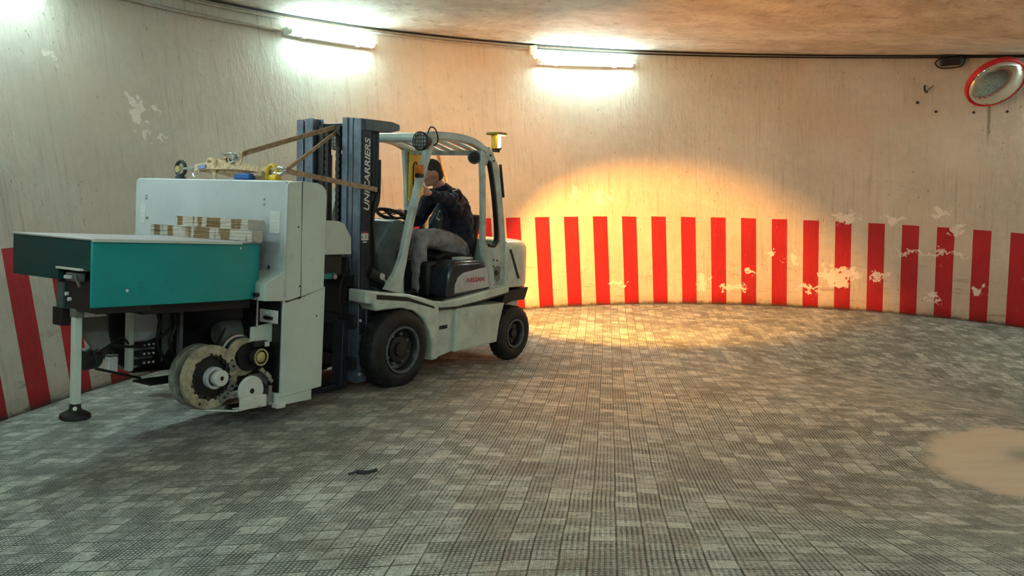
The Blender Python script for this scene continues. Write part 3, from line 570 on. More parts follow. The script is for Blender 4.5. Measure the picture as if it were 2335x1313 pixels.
# mast
for s in (1, -1):
    for nm, ya, yb, xf, xb, zt in (('inner_mast_rail', .185, .243, .345, .22, 2.305), ('middle_mast_rail', .256, .300, .335, .21, 2.302), ('outer_mast_rail', .316, .400, .340, .235, 2.295)):
        bm = bmesh.new(); fl = .016
        box(bm, (xf - fl, ya * s, .08), (xf, yb * s, zt)); box(bm, (xb, ya * s, .08), (xb + fl, yb * s, zt)); box(bm, (xb + fl, (yb - .018) * s, .08), (xf - fl, yb * s, zt))
        part(nm, bm, 'steel', fk, .004)
    part('rail_side_plate', bx((.222, .4005 * s, .5), (.325, .408 * s, 2.20)), 'mast', fk)
    part('lift_cylinder', tb([(.13, .33 * s, 1.62), (.13, .33 * s, 2.24)], .052, 18), 'mast', fk, smooth=True)
    part('cylinder_rod', tb([(.15, .34 * s, .5), (.15, .34 * s, 1.64)], .022, 12), 'dark', fk, smooth=True)
    part('inner_cylinder', tb([(.24, .10 * s, .3), (.24, .10 * s, 2.0)], .035, 14), 'mast', fk, smooth=True)
    if s < 0: part('hose_bundle', bx((.20, -.185, .40), (.30, -.10, 2.24)), 'dark', fk, .012)
    bm = bmesh.new()
    for i in range(60): box(bm, (.26, (.045 if i % 2 else .05) * s, .5 + i * .029), (.29, (.095 if i % 2 else .085) * s, .5295 + i * .029))
    part('lift_chain', bm, 'dark', fk)
    for z_ in (2.22, 2.12): part('roller', disc((.29, .205 * s, z_), .032, .05 * s, (0, 1, 0), 20), 'steel', fk, .004)
    part('mast_hose', tb(smooth_path([(.09, .37 * s, 1.97), (.10, .38 * s, 1.75), (.12, .39 * s, 1.62), (.18, .395 * s, 1.50), (.17, .395 * s, 1.3), (.15, .39 * s, 1.1), (.12, .36 * s, .9)]), .014, 8), 'black', fk, smooth=True)
    part('hose_coupling', tb([(.115, .385 * s, 1.70), (.165, .393 * s, 1.54)], .022, 10), 'black', fk, smooth=True)
    part('tilt_cylinder', tb([(.18, .36 * s, .95), (-.25, .34 * s, .80)], .04, 16), 'mast', fk, smooth=True)
    part('pivot_bracket', tb([(.22, .40 * s, 1.02), (.12, .43 * s, .97), (.0, .45 * s, .87)], [.05, .045, .03], 14), 'dark', fk, smooth=True)
    pb = part('pivot_pin', disc((.13, .455 * s, .985), .028, .02 * s, (0, 1, 0), 16), 'badge', fk, .004)
    part('pivot_arm', bar(bmesh.new(), [(.12, .47 * s, .965), (-.01, .47 * s, .86)], .022, .012), 'chrome', fk, .003)
for nm, z_, h_ in (('mast_top_tie', 2.17, .10), ('mast_middle_tie', 1.22, .10), ('mast_low_tie', .45, .12)): part(nm, bx((.15, -.33, z_), (.21, .33, z_ + h_)), 'mast', fk, .008)
part('mast_guard_plate', pr([(.30, 2.20), (.30, 2.292), (.0, 2.292), (-.085, 2.275), (-.085, 2.225), (.02, 2.20)], 'Y', .31, .43), 'rimedge', fk, .006)
part('guard_plate_end', bx((-.093, .315, 2.228), (-.082, .425, 2.272)), 'badge', fk)
part('far_guard_plate', bx((.0, -.40, 2.20), (.30, -.30, 2.28)), 'mast', fk, .006)
text('mast_lettering', 'UNICARRIERS', 'white', fk, (.238, .4085, 1.545), (.0, 0, 1), (1, 0, 0), .062, .60, shear=.25, bold=.022)
e = part('load_label', bx((.245, .408, 1.295), (.325, .410, 1.365)), 'pale', fk, label='small white label with red header'); part('label_header', bx((.245, .410, 1.352), (.325, .4108, 1.365)), 'redtxt', e)
text('label_lettering', 'L C', 'black', e, (.318, .4105, 1.31), (-1, 0, 0), (0, 0, 1), .026, .065, bold=.01)
part('label_strip', bx((.262, .408, 1.274), (.305, .410, 1.286)), 'pale', fk)
for s in (1, -1):
    part('fork', pr([(.44, .04), (.38, .04), (.38, .62), (.43, .62), (.45, .085), (1.48, .075), (1.50, .055), (.47, .038)], 'Y', .20 * s, .32 * s), 'mast', fk, .006)
    part('carriage_upright', bx((.335, .15 * s, .16), (.38, .20 * s, .95)), 'dark', fk, .005)
for z_ in (.20, .56, .90): part('carriage_bar', bx((.345, -.52, z_), (.385, .40, z_ + .10)), 'dark', fk, .008)
part('load_backrest', bx((.36, -.5, .66), (.385, .30, 1.15)), 'dark', fk, .005)
part('hydraulic_hose', tb(smooth_path([(.30, .28, 1.05), (.42, .30, .98), (.46, .30, .80), (.40, .28, .60), (.36, .2, .5)]), .012, 8), 'black', fk, smooth=True)
part('lower_rail_edge', bx((.245, .402, .10), (.262, .415, .78)), 'steel', fk, .003)
for z_ in (.62, .16): part('rail_bolt', disc((.33, .41, z_), .014, .012, (0, 1, 0), 10), 'badge', fk)
# beacon light (rotating amber lamp throws its light on the wall)
ld = bpy.data.lights.new('beacon_bulb', 'POINT'); ld.energy = BEACON_POWER; ld.color = (1.0, .50, .20); ld.shadow_soft_size = .03; lo = bpy.data.objects.new('beacon_bulb', ld); COL.objects.link(lo); lo.parent = fk; lo.location = (-1.43, .46, 2.225)
ld = bpy.data.lights.new('beacon_beam', 'SPOT'); ld.energy = BEAM_POWER; ld.color = (1.0, .50, .14); ld.shadow_soft_size = .02; ld.spot_size = math.radians(60); ld.spot_blend = .5
l2 = bpy.data.objects.new('beacon_beam', ld); COL.objects.link(l2); l2.parent = fk
bw = MF @ Vector((-1.43, .46, 2.225)); l2.matrix_parent_inverse = Matrix.Identity(4)
l2.matrix_basis = MF.inverted() @ (Matrix.Translation(bw) @ Vector((math.cos(math.radians(61)) * .87, math.sin(math.radians(61)) * .83, -.56)).to_track_quat('-Z', 'Y').to_matrix().to_4x4())

# ================================================================== DRIVER
def to_mesh_eval(o):
    bpy.context.view_layer.update(); me = bpy.data.meshes.new_from_object(o.evaluated_get(bpy.context.evaluated_depsgraph_get())); return me
def skin_blob(chains, voxel, extra=None):
    """chains: lists of (x,y,z,r); each grown as a tapered skin; union by voxel remesh -> one continuous surface"""
    bm = bmesh.new()
    for ch in chains:
        P = smooth_path([c[:3] for c in ch], 6); rs_ = []
        for i in range(len(ch) - 1):
            for k_ in range(6): rs_.append(ch[i][3] + (ch[i + 1][3] - ch[i][3]) * k_ / 6)
        rs_.append(ch[-1][3])
        # rounded ends
        tube(bm, [P[0]] + P + [P[-1]], [rs_[0] * .05] + rs_ + [rs_[-1] * .05], 14)
        for e_, r_ in ((P[0], rs_[0]), (P[-1], rs_[-1])): bmesh.ops.create_icosphere(bm, subdivisions=2, radius=r_, matrix=Matrix.Translation(e_))
    if extra: extra(bm)
    bmesh.ops.recalc_face_normals(bm, faces=bm.faces)
    me = bpy.data.meshes.new('blob'); bm.to_mesh(me); bm.free(); o = bpy.data.objects.new('blob', me); COL.objects.link(o)
    r = o.modifiers.new('r', 'REMESH'); r.mode = 'VOXEL'; r.voxel_size = voxel; s_ = o.modifiers.new('s', 'SMOOTH'); s_.factor = .5; s_.iterations = 4
    me2 = to_mesh_eval(o); bpy.data.objects.remove(o)
    for p in me2.polygons: p.use_smooth = True
    return me2
def blob_part(name, chains, voxel, mat, parent, extra=None, label=None):
    me = skin_blob(chains, voxel, extra); me.name = name; me.materials.clear(); me.materials.append(M[mat]); o = bpy.data.objects.new(name, me); COL.objects.link(o)
    if parent is not None: o.parent = parent
    if label: o['label'] = label
    return o
def ell(bm, c, r, rt=None):
    mt_ = Matrix.Translation(c) @ (rt if rt else Matrix.Identity(4)) @ Matrix.Diagonal((*r, 1)); bmesh.ops.create_icosphere(bm, subdivisions=3, radius=1, matrix=mt_)
HC = Vector((-.875, .10, 1.895)); HR = Matrix.Rotation(math.radians(-28), 4, 'Z') @ Matrix.Rotation(math.radians(22), 4, 'Y')     # +X is the face, turned to his right and bowed
def hp(x, y, z): return Vector((HC + (HR @ Vector((x, y, z)))))
def head(bm):
    ell(bm, HC, (.098, .076, .112), HR); ell(bm, hp(.03, 0, -.05), (.066, .058, .075), HR); ell(bm, hp(.075, 0, -.095), (.026, .030, .024), HR)
    ell(bm, hp(.105, 0, -.02), (.020, .014, .028), HR); ell(bm, hp(.088, 0, .018), (.02, .05, .014), HR)
    for s in (1, -1):
        ell(bm, hp(.002, .084 * s, -.018), (.024, .014, .036), HR); ell(bm, hp(.072, .035 * s, -.03), (.02, .024, .02), HR)
    ell(bm, hp(.090, 0, -.062), (.014, .026, .008), HR)
def fingers(base, dirv, across, curlv, L=.075, r=.0085):
    out = []; base, dirv, across, curlv = map(Vector, (base, dirv, across, curlv))
    for i, (o_, l_) in enumerate(((-.030, .92), (-.010, 1.0), (.010, .95), (.030, .78))):
        a = base + across * o_; l_ *= L; p1 = a + dirv * l_ * .45; p2 = p1 + (dirv * .45 + curlv * .85).normalized() * l_ * .38; p3 = p2 + (dirv * -.35 + curlv * .9).normalized() * l_ * .32
        out.append([(*a, r * 1.15), (*p1, r), (*p2, r * .95), (*p3, r * .8)])
    return out
# left hand grips the near front pillar
lw = Vector((-.50, .41, 1.70)); lh = Vector((-.415, .445, 1.712))
hand_l = [[(*lw, .026), (*((lw + lh) / 2), .030), (*lh, .024)], [(-.445, .44, 1.735, .019), (-.415, .452, 1.74, .016), (-.385, .462, 1.738, .013)], [(-.445, .44, 1.69, .019), (-.415, .452, 1.688, .016), (-.388, .462, 1.69, .013)]] + fingers((-.392, .466, 1.712), (.85, .50, .10), (.05, 0, 1), (.30, .95, 0) if False else (.2, 1, 0), .085) + [[(-.45, .425, 1.735, .012), (-.41, .418, 1.765, .0105), (-.37, .42, 1.772, .009)]]
rw = Vector((-.72, -.13, 1.50)); rh = Vector((-.65, -.10, 1.515))
hand_r = [[(*rw, .026), (*rh, .030)], [(-.66, -.125, 1.515, .018), (-.62, -.115, 1.52, .015)], [(-.66, -.075, 1.515, .018), (-.62, -.075, 1.52, .015)]] + fingers((-.615, -.095, 1.525), (.9, .1, .1), (0, 1, 0), (.0, 0, -1), .08) + [[(-.67, -.06, 1.51, .012), (-.64, -.035, 1.50, .0105), (-.61, -.02, 1.49, .009)]]
torso = [(-1.27, .08, 1.14, .135), (-1.30, .08, 1.28, .135), (-1.28, .08, 1.42, .15), (-1.20, .08, 1.56, .150), (-1.12, .09, 1.66, .115), (-1.04, .09, 1.745, .062), (-.95, .095, 1.82, .055)]
armL = [(-1.13, .18, 1.64, .075), (-1.03, .265, 1.665, .066), (-.80, .345, 1.655, .050), (-.66, .375, 1.672, .040), (-.51, .405, 1.70, .028)]
armR = [(-1.13, .0, 1.64, .075), (-1.10, -.10, 1.63, .064), (-1.00, -.17, 1.42, .050), (-.86, -.15, 1.45, .040), (-.72, -.13, 1.50, .028)]
legL = [(-1.24, .15, 1.15, .10), (-.98, .18, 1.24, .088), (-.70, .19, 1.27, .066), (-.64, .185, 1.20, .062), (-.655, .18, 1.02, .056), (-.66, .175, .82, .042), (-.655, .175, .77, .04)]
legR = [(-1.24, .01, 1.15, .10), (-.98, -.04, 1.23, .088), (-.72, -.08, 1.25, .066), (-.66, -.085, 1.19, .062), (-.62, -.09, 1.0, .056), (-.58, -.09, .82, .042), (-.575, -.09, .77, .04)]
body = blob_part('person', [torso, armL, armR, legL, legR] + hand_l + hand_r, .0085, 'skin', None, head)
body.matrix_world = MF; tag(body, 'person in navy jacket and grey trousers seated on the forklift, arm raised', 'person')
def infl(ch, a, cut0=0, cut1=None): return [(x, y, z, r + a) for x, y, z, r in ch[cut0:cut1]]
jk = [[(-1.26, .08, 1.06, .175), (-1.31, .08, 1.20, .172), (-1.31, .08, 1.36, .172), (-1.25, .085, 1.52, .172), (-1.15, .09, 1.64, .140), (-1.06, .09, 1.725, .085)], [(-1.15, .18, 1.63, .10), (-1.03, .262, 1.665, .088), (-.80, .345, 1.652, .064), (-.66, .375, 1.670, .055), (-.535, .40, 1.694, .044)], [(-1.14, .0, 1.64, .10), (-1.10, -.10, 1.63, .085), (-1.00, -.17, 1.42, .066), (-.86, -.15, 1.45, .054), (-.745, -.13, 1.493, .042)],
      [(-1.10, .12, 1.55, .11), (-1.02, .10, 1.40, .11), (-1.02, .09, 1.28, .10)], [(-.80, .34, 1.66, .066), (-.93, .31, 1.60, .07), (-1.06, .25, 1.55, .09)]]
def collar(bm): ell(bm, (-1.02, .09, 1.755), (.075, .085, .045), Matrix.Rotation(.6, 4, 'Y'))
jo = blob_part('jacket', jk, .011, 'navy', body, collar)
dtx = bpy.data.textures.new('cloth_folds', 'CLOUDS'); dtx.noise_scale = .07; dm = jo.modifiers.new('folds', 'DISPLACE'); dm.texture = dtx; dm.strength = .045; dm.mid_level = .5
part('shoulder_piping', tb(smooth_path([(-1.09, .29, 1.742), (-1.0, .315, 1.737), (-.90, .345, 1.722)]), .006, 6), 'silver', jo, smooth=True)
part('back_piping', tb(smooth_path([(-1.35, .24, 1.43), (-1.42, .20, 1.38), (-1.47, .14, 1.33)]), .005, 6), 'silver', jo, smooth=True)
part('front_panel', tb(smooth_path([(-.95, .185, 1.52), (-.90, .19, 1.44), (-.91, .175, 1.33)]), .035, 10), 'cover', jo, smooth=True, label='dark teal shirt front')
tr = blob_part('trousers', [infl(legL, .020, 0, 4) + [(-.65, .18, 1.02, .078), (-.65, .178, .86, .074), (-.645, .175, .785, .072)], infl(legR, .020, 0, 4) + [(-.62, -.09, 1.0, .078), (-.59, -.09, .86, .074), (-.585, -.09, .785, .072)], [(-1.26, .15, 1.13, .12), (-1.26, .02, 1.13, .12)]], .012, 'jeans', body)
dm = tr.modifiers.new('folds', 'DISPLACE'); dm.texture = dtx; dm.strength = .03; dm.mid_level = .5
for y_, x_ in ((.175, -.66), (-.09, -.58)): blob_part('shoe', [[(x_ - .05, y_, .765, .042), (x_ + .04, y_, .765, .042), (x_ + .15, y_, .755, .034)]], .01, 'shoe', body)
def hair(bm):
    ell(bm, hp(-.018, 0, .030), (.098, .081, .098), HR); ell(bm, hp(-.055, 0, -.035), (.058, .066, .070), HR)
blob_part('hair', [], .009, 'hair', body, hair)
for s in (1, -1): part('eye', la([(0, .006), (.006, .004), (.008, 0)], hp(.088, .032 * s, .002), HR @ Vector((1, 0, 0)), 12), 'pale', body, smooth=True)

# ================================================================== CARRIED MACHINE
mc = thing('folding_machine', MM, 'grey and teal industrial machine carried on the forklift forks', 'machine')
# gantry
def rrect(x0, x1, z0, z1, r, corners):   # corners: which of (bl, br, tr, tl) are rounded
    out = []; C_ = [((x0, z0), PI, 'bl'), ((x1, z0), 1.5 * PI, 'br'), ((x1, z1), 0, 'tr'), ((x0, z1), .5 * PI, 'tl')]
    for (x_, z_), a0, nm in C_:
        if nm in corners:
            cx_ = x_ + (r if 'l' in nm else -r); cz_ = z_ + (r if 'b' in nm else -r)
            for i in range(6): a = a0 + PI / 2 * i / 5; out.append((cx_ + r * math.cos(a), cz_ + r * math.sin(a)))
        else: out.append((x_, z_))
    return out
gz = 1.688
gp = part('gantry_front_panel', pr([(-1.187, 1.08), (-.3, 1.08), (-.3, .95), (.20, .95), (.20, .83), (.612, .83)] + rrect(-1.187, .612, 0, gz, .045, ('tr', 'tl'))[2:], 'X', 1.292, 1.42), 'mgrey', mc, .010, seg=3, label='blue grey front panel of the gantry')
part('gantry_back_cover', pr([(1.03, .90), (1.286, .84)] + [(1.286, gz + .004), (1.13, gz + .004), (1.075, gz - .01), (1.04, gz - .045), (1.03, gz - .1)], 'Y', -1.187, .622), 'mgreen', mc, .012, seg=3)
part('column', pr([(1.42, .12), (1.42, .83), (1.30, .845), (1.275, .83), (1.012, .92), (1.015, .15)], 'Y', .36, .615), 'mgreen', mc, .006)
part('column_side_cover', pr([(1.421, 1.02), (1.421, .828), (1.30, .828), (1.275, .85), (1.27, 1.65), (1.285, gz), (1.40, gz - .01), (1.421, gz - .03)], 'Y', .60, .622), 'mgreen', mc, .004)
part('seam_strip', bx((1.412, .618, .84), (1.424, .625, 1.66)), 'mgrey', mc)
part('panel_seam', pr([(1.29, gz), (1.283, gz), (1.268, .855), (1.405, .822), (1.405, .815), (1.262, .845)], 'Y', .60, .6235), 'dark', mc)
part('nose_cover', pr([(1.421, 1.04), (1.43, 1.04), (1.60, .955), (1.60, .832), (1.421, .825)], 'Y', .385, .622), 'mgreen', mc, .006)
part('back_skirt', bx((1.0, .30, .155), (1.014, .60, .915)), 'mgreen', mc, .004); part('base_plate', bx((1.11, .33, .062), (1.46, .61, .155)), 'mgreen', mc, .005); part('base_foot', bx((1.39, .58, .05), (1.47, .64, .085)), 'white', mc, .004)
part('base_beam', bx((1.03, -1.15, .12), (1.35, .40, .24)), 'dark', mc, .01)
part('far_column', bx((1.10, -1.187, .12), (1.40, -.86, 1.10)), 'mgreen', mc, .008)
for (y_, z_) in ((-1.035, 1.572), (-1.035, 1.545), (.379, 1.572), (.379, 1.535), (-1.02, 1.385)): part('panel_screw', la([(0, .012), (.006, .011), (.010, .006), (.012, 0)], (1.42, y_, z_ - .02), (1, 0, 0), 14), 'chrome', mc, smooth=True)
for (x_, y_, z_) in ((1.31, .622, 1.36), (1.28, .622, .93), (1.10, .622, .70)): part('cover_screw', disc((x_, y_, z_), .006, .004, (0, 1, 0), 10), 'dark', mc)
part('knob_screw', disc((1.42, .46, 1.06), .014, .012, (1, 0, 0), 16), 'chrome', mc)
e = part('rating_plate', bx((1.42, -1.11, 1.325), (1.423, -1.045, 1.475)), 'pale', mc)
part('plate_print', [box(q_, (1.423, -1.105, z_), (1.4237, -1.05, z_ + .006)) for q_ in [bmesh.new()] for z_ in (1.455, 1.43, 1.40, 1.36)][0], 'mgrey', e)
text('approval_mark', 'CE', 'white', mc, (1.4207, -1.108, 1.292), (0, 1, 0), (0, 0, 1), .028, .046, bold=.02)
e = part('instruction_label', bx((1.42, .448, 1.305), (1.423, .552, 1.468)), 'pale', mc, .002)
part('label_print', [box(q_, (1.423, .463, z_), (1.4237, .53 - .01 * (i_ % 3), z_ + .004)) for q_ in [bmesh.new()] for i_, z_ in enumerate((1.44, 1.425, 1.41, 1.38, 1.36, 1.34, 1.325))][0], 'mgrey', e)
# hood at the back towards the mast
part('rear_hood', pr([(1.03, 1.42), (.72, 1.42), (.655, 1.40), (.575, 1.29), (.565, 1.155), (1.03, 1.145)], 'Y', -.30, .45), 'mgreen', mc, .008)
part('rear_arm', bx((.62, -.3, .98), (1.03, .40, 1.15)), 'dark', mc, .01)
e = part('teal_bracket', bx((.70, .36, .955), (1.02, .42, 1.0)), 'bluet', mc, .004, label='small teal bracket'); part('bracket_bolt', disc((.74, .42, .975), .02, .03, (0, 1, 0), 12), 'chrome', e)
# table
tp = [(2.84, .60), (1.78, .60), (1.63, .50), (1.55, .46), (1.43, .46), (1.43, -.27), (2.84, -.27)]
part('table_side_panel', pr([(2.838, .598), (1.78, .598), (1.55, .50), (1.55, .48), (1.775, .58), (2.838, .58)], 'Z', .845, 1.232), 'teal', mc, .004, label='bright teal side panel')
part('table_end_panel', pr([(-.27, .985), (.247, .985), (.247, 1.06), (.578, 1.06), (.578, 1.232), (-.27, 1.232)], 'X', 2.80, 2.838), 'tealdark', mc, .003, label='dark green teal end panel')
part('table_far_panel', bx((1.44, -.27, .985), (2.83, -.255, 1.232)), 'teal', mc)
part('table_top', prism(bmesh.new(), [(2.85, .612), (1.78, .612), (1.54, .505), (1.54, .30), (1.43, .30), (1.43, -.28), (2.85, -.28)], 'Z', 1.232, 1.244), 'mtop', mc, .004, label='lilac grey table top')
part('table_edge_strip', bx((1.80, .6125, 1.226), (2.85, .616, 1.244)), 'mgreen', mc, .001)
part('panel_rivet', disc((2.62, .598, .94), .009, .005, (0, 1, 0), 14), 'pale', mc)
part('panel_rivet', disc((1.80, .598, 1.20), .007, .005, (0, 1, 0), 14), 'pale', mc)
part('table_frame', bx((1.70, -.22, .99), (2.79, .50, 1.10)), 'black', mc); part('table_subframe', bx((1.75, -.12, .86), (2.42, .50, .985)), 'black', mc)  # inner frame kept black to stand in for shade under the table
part('drive_box', bx((2.45, .16, .805), (2.79, .585, 1.05)), 'black', mc, .004)
part('drive_box_plate', bx((2.79, .165, .81), (2.80, .24, .97)), 'plastic', mc)
part('switch_bar', bx((2.80, .255, 1.052), (2.86, .51, 1.066)), 'white', mc, .003)
part('switch_block', bx((2.80, .33, .985), (2.84, .47, 1.035)), 'motor', mc, .004); part('switch_head', bx((2.84, .345, 1.0), (2.86, .40, 1.02)), 'pale', mc, .002); part('switch_arm', bar(bmesh.new(), [(2.85, .46, 1.03), (2.85, .475, .99), (2.85, .50, .96)], .012, .012), 'chrome', mc)
for y_, z_, s_ in ((.30, .87, .012), (.56, .885, .016), (.545, .915, .01), (.27, .90, .012)): part('terminal_screw', disc((2.79, y_, z_), s_, .015, (1, 0, 0), 12), 'pale', mc)
# leg with rubber foot
lg_ = part('support_leg', prism(bmesh.new(), [(2.745, .305), (2.79, .305), (2.79, .35), (2.745, .35)], 'Z', .235, .81), 'mgreen', mc, .003, label='pale square support leg')
part('leg_cap', bx((2.735, .30, .765), (2.795, .36, .815)), 'motor', lg_, .004); e = part('leg_bracket', bx((2.60, .351, .762), (2.74, .359, .818)), 'white', lg_, .004); part('bracket_hole', disc((2.665, .359, .79), .014, .003, (0, 1, 0), 16), 'black', e)
part('foot_collar', la([(0, 0), (.030, 0), (.034, -.03), (.045, -.055), (0, -.055)], (2.768, .328, .238), (0, 0, 1), 24), 'black', lg_, smooth=True); part('rubber_foot', la([(0, 0), (.05, 0), (.085, -.02), (.088, -.04), (.08, -.05), (0, -.05)], (2.768, .328, .195), (0, 0, 1), 36), 'black', lg_, smooth=True); part('foot_bolt', disc((2.785, .358, .215), .012, .01, (.7, .7, 0), 10), 'pale', lg_)
# works under the table
part('shade_backing', pr([(1.04, .98), (2.30, .98), (2.28, .40), (2.1, .28), (1.04, .25)], 'Y', -.24, -.12), 'black', mc, .01)  # black backing sheet added to darken the shaded space under the table
part('shade_beam', bx((1.62, .30, .775), (2.45, .50, .86)), 'black', mc, .004)  # black beam painted in for the shaded band below the teal panel
part('drive_motor', la([(0, .16), (.07, .16), (.095, .13), (.10, -.0), (.10, -.26), (0, -.26)], (1.44, .12, .545), (1, 0, 0), 36), 'motor', mc, smooth=True)
part('black_pulley', disc((1.51, .40, .42), .16, .05, (0, 1, 0), 48), 'black', mc, .006)
part('frame_post', bx((2.20, -.02, .33), (2.235, .03, .90)), 'mgreen', mc, .003); part('frame_post', bx((1.86, .05, .28), (1.885, .09, .90)), 'motor', mc, .003)
part('cable_panel', pr([(2.19, .75), (1.98, .73), (2.01, .42), (2.06, .36), (2.19, .33)], 'Y', -.03, -.02), 'mgrey', mc)
part('cable_panel', pr([(1.95, .74), (1.90, .74), (1.86, .50), (1.93, .40), (1.95, .36)], 'Y', -.03, -.02), 'motor', mc)
for i in range(3):
    e = part('valve_block', bx((2.04, -.01, .36 + i * .062), (2.17, .04, .40 + i * .062)), 'black', mc, .003)
    for j in range(3): part('valve_port', disc((2.06 + j * .035, .04, .38 + i * .062), .008, .008, (0, 1, 0), 10), 'pale', e)
cb = part('transformer', bx((2.32, .0, .33), (2.39, .05, .44)), 'white', mc, .008); part('clamp', bx((2.31, -.005, .44), (2.38, .03, .455)), 'motor', cb)
part('black_motor', la([(0, .06), (.06, .06), (.075, .04), (.075, -.05), (0, -.05)], (2.46, -.07, .43), (1, .4, 0), 28), 'black', mc, smooth=True)
part('lower_rail', tb([(2.52, .12, .395), (2.14, .02, .27)], .009, 8), 'dark', mc); part('lower_tray', bx((1.75, -.10, .225), (2.12, .10, .24)), 'black', mc, .003)
for pth, r_ in (([(2.50, .10, .50), (2.40, .06, .53), (2.2, .04, .50), (2.0, .05, .56), (1.90, .06, .66), (1.85, .06, .80)], .010), ([(2.56, .1, .70), (2.52, .1, .60), (2.40, .08, .55), (2.30, .05, .57), (2.24, .03, .52)], .008), ([(2.50, .12, .42), (2.53, .12, .50), (2.45, .1, .53), (2.36, .06, .47)], .007), ([(1.95, .12, .30), (1.90, .12, .40), (1.86, .12, .46), (1.78, .2, .48)], .012), ([(2.10, .08, .80), (2.04, .08, .66), (2.06, .08, .52), (2.0, .08, .40), (1.92, .08, .32)], .012), ([(2.00, .10, .84), (1.93, .10, .66), (1.97, .10, .50), (1.86, .10, .30)], .014), ([(2.10, .36, .27), (1.95, .36, .33), (1.85, .36, .40), (1.7, .34, .62)], .009)):
    part('cable', tb(smooth_path(pth), r_, 8), 'black', mc, smooth=True)
part('rubber_sheet', pr([(2.62, .84), (2.50, .84), (2.42, .55), (2.52, .50), (2.60, .60)], 'Y', .10, .12), 'motor', mc)
part('hanging_bracket', bx((2.70, .12, .70), (2.80, .22, .81)), 'black', mc, .005)
# large ring pair
def ring(name, c, ro, ri, h, mat, parent, n=64): return part(name, la([(ri, 0), (ro - .006, 0), (ro, .006), (ro, h - .006), (ro - .006, h), (ri, h), (ri, 0)], c, (0, 1, 0), n), mat, parent, smooth=True)
wc = Vector((1.945, .47, .325))
g = ring('ring_wheel', (1.955, .49, .325), .218, .150, .045, 'reel', mc); g['label'] = 'weathered tan ring wheel'
part('wheel_plate', disc((1.955, .495, .325), .165, .020, (0, 1, 0)), 'black', g); ring('rear_ring', (1.965, .38, .325), .215, .10, .06, 'reelgrey', g); part('wheel_core', disc((1.955, .33, .325), .14, .16, (0, 1, 0)), 'black', g)
part('hub_cup', la([(.055, 0), (.075, .0), (.075, .035), (.055, .035), (.055, 0)], (1.935, .515, .32), (0, 1, 0), 40), 'mgrey', g, smooth=True); part('hub', la([(0, 0), (.054, 0), (.056, .06), (.050, .066), (.016, .066), (.016, .055), (0, .055)], (1.905, .515, .318), (0, 1, 0), 40), 'pale', g, smooth=True); part('hub_hole', disc((1.905, .570, .318), .016, .006, (0, 1, 0), 20), 'black', g)
rj = random.Random(4)
for i in range(22):        # grease that breaks the inner edge of the ring
    a = 2 * PI * i / 22 + rj.uniform(-.12, .12); q_ = rj.uniform(.142, .156); c = (1.955 + q_ * math.cos(a), .531, .325 + q_ * math.sin(a)); part('grease_lump', la([(0, .006), (.010, .005), (rj.uniform(.014, .030), .0)], c, (0, 1, 0), 7), 'black', g, smooth=True)
for a in (.35, -.45, -1.0): bm = bmesh.new(); obox(bm, (1.955 - .175 * math.cos(a), .543, .325 + .175 * math.sin(a)), (.075, .012, .05), Matrix.Rotation(a + PI / 2, 3, 'Y')); e = part('clamp_plate', bm, 'motor', g, .005); part('clamp_bolt', disc((1.955 - .175 * math.cos(a), .549, .325 + .175 * math.sin(a)), .009, .006, (0, 1, 0), 10), 'black', e)
bm = bmesh.new()
for a in (2.6, 3.9, 5.2): tube(bm, [(1.955 + .19 * math.cos(a), .534, .325 + .19 * math.sin(a)), (1.955 + .19 * math.cos(a), .537, .325 + .19 * math.sin(a))], .009, 10)
part('bolt_holes', bm, 'black', g)
# second reel with brass chuck
g = ring('reel_ring', (1.665, .47, .43), .135, .075, .03, 'reel', mc); part('reel_rim', la([(.135, 0), (.150, .004), (.150, .02), (.135, .024), (.135, 0)], (1.69, .45, .44), (0, 1, 0), 48), 'chrome', g, smooth=True); part('reel_core', disc((1.63, .40, .43), .10, .12, (0, 1, 0)), 'black', g)
part('chuck', la([(0, .0), (.064, 0), (.064, .05), (.056, .058), (.048, .05), (.048, .04), (0, .04)], (1.58, .53, .43), (0, 1, 0), 40), 'dark', g, smooth=True); part('chuck_ring', la([(.050, .05), (.062, .052), (.060, .06), (.050, .058), (.050, .05)], (1.58, .53, .43), (0, 1, 0), 40), 'brass', g, smooth=True)
bm = bmesh.new(); lathe(bm, [(0, 0), (.038, 0), (.040, .012), (.025, .020), (0, .024)], (1.58, .57, .43), (0, 1, 0), 8); part('chuck_jaws', bm, 'brass', g)
part('white_pulley', la([(0, 0), (.10, 0), (.104, .006), (.104, .026), (.10, .032), (.018, .032), (.018, .02), (0, .02)], (1.672, .575, .205), (0, 1, 0), 56), 'pale', mc, smooth=True, label='small white pulley'); part('pulley_hole', disc((1.672, .595, .205), .020, .014, (0, 1, 0), 6), 'black', mc)
part('guard_bracket', pr([(1.80, .085), (1.80, .165), (1.60, .175), (1.57, .172), (1.57, .095), (1.62, .09), (1.62, .10), (1.70, .09)], 'Y', .63, .64), 'white', mc, .002); part('guard_bracket_flange', bx((1.57, .56, .09), (1.80, .64, .095)), 'white', mc)
part('floor_strap', tb([(2.02, .56, .115), (1.80, .62, .085)], .006, 6), 'white', mc)
for (x_, z_, w_, h_, mt_) in ((1.55, .33, .05, .03, 'chrome'), (1.50, .29, .06, .03, 'chrome'), (1.47, .25, .04, .03, 'chrome'), (1.53, .22, .05, .022, 'black'), (1.48, .20, .04, .02, 'chrome'), (1.60, .26, .03, .03, 'mgreen')):
    bm = bmesh.new(); obox(bm, (x_, .56, z_), (w_, .03, h_), Matrix.Rotation(-.75, 3, 'Y')); part('linkage', bm, mt_, mc, .004)
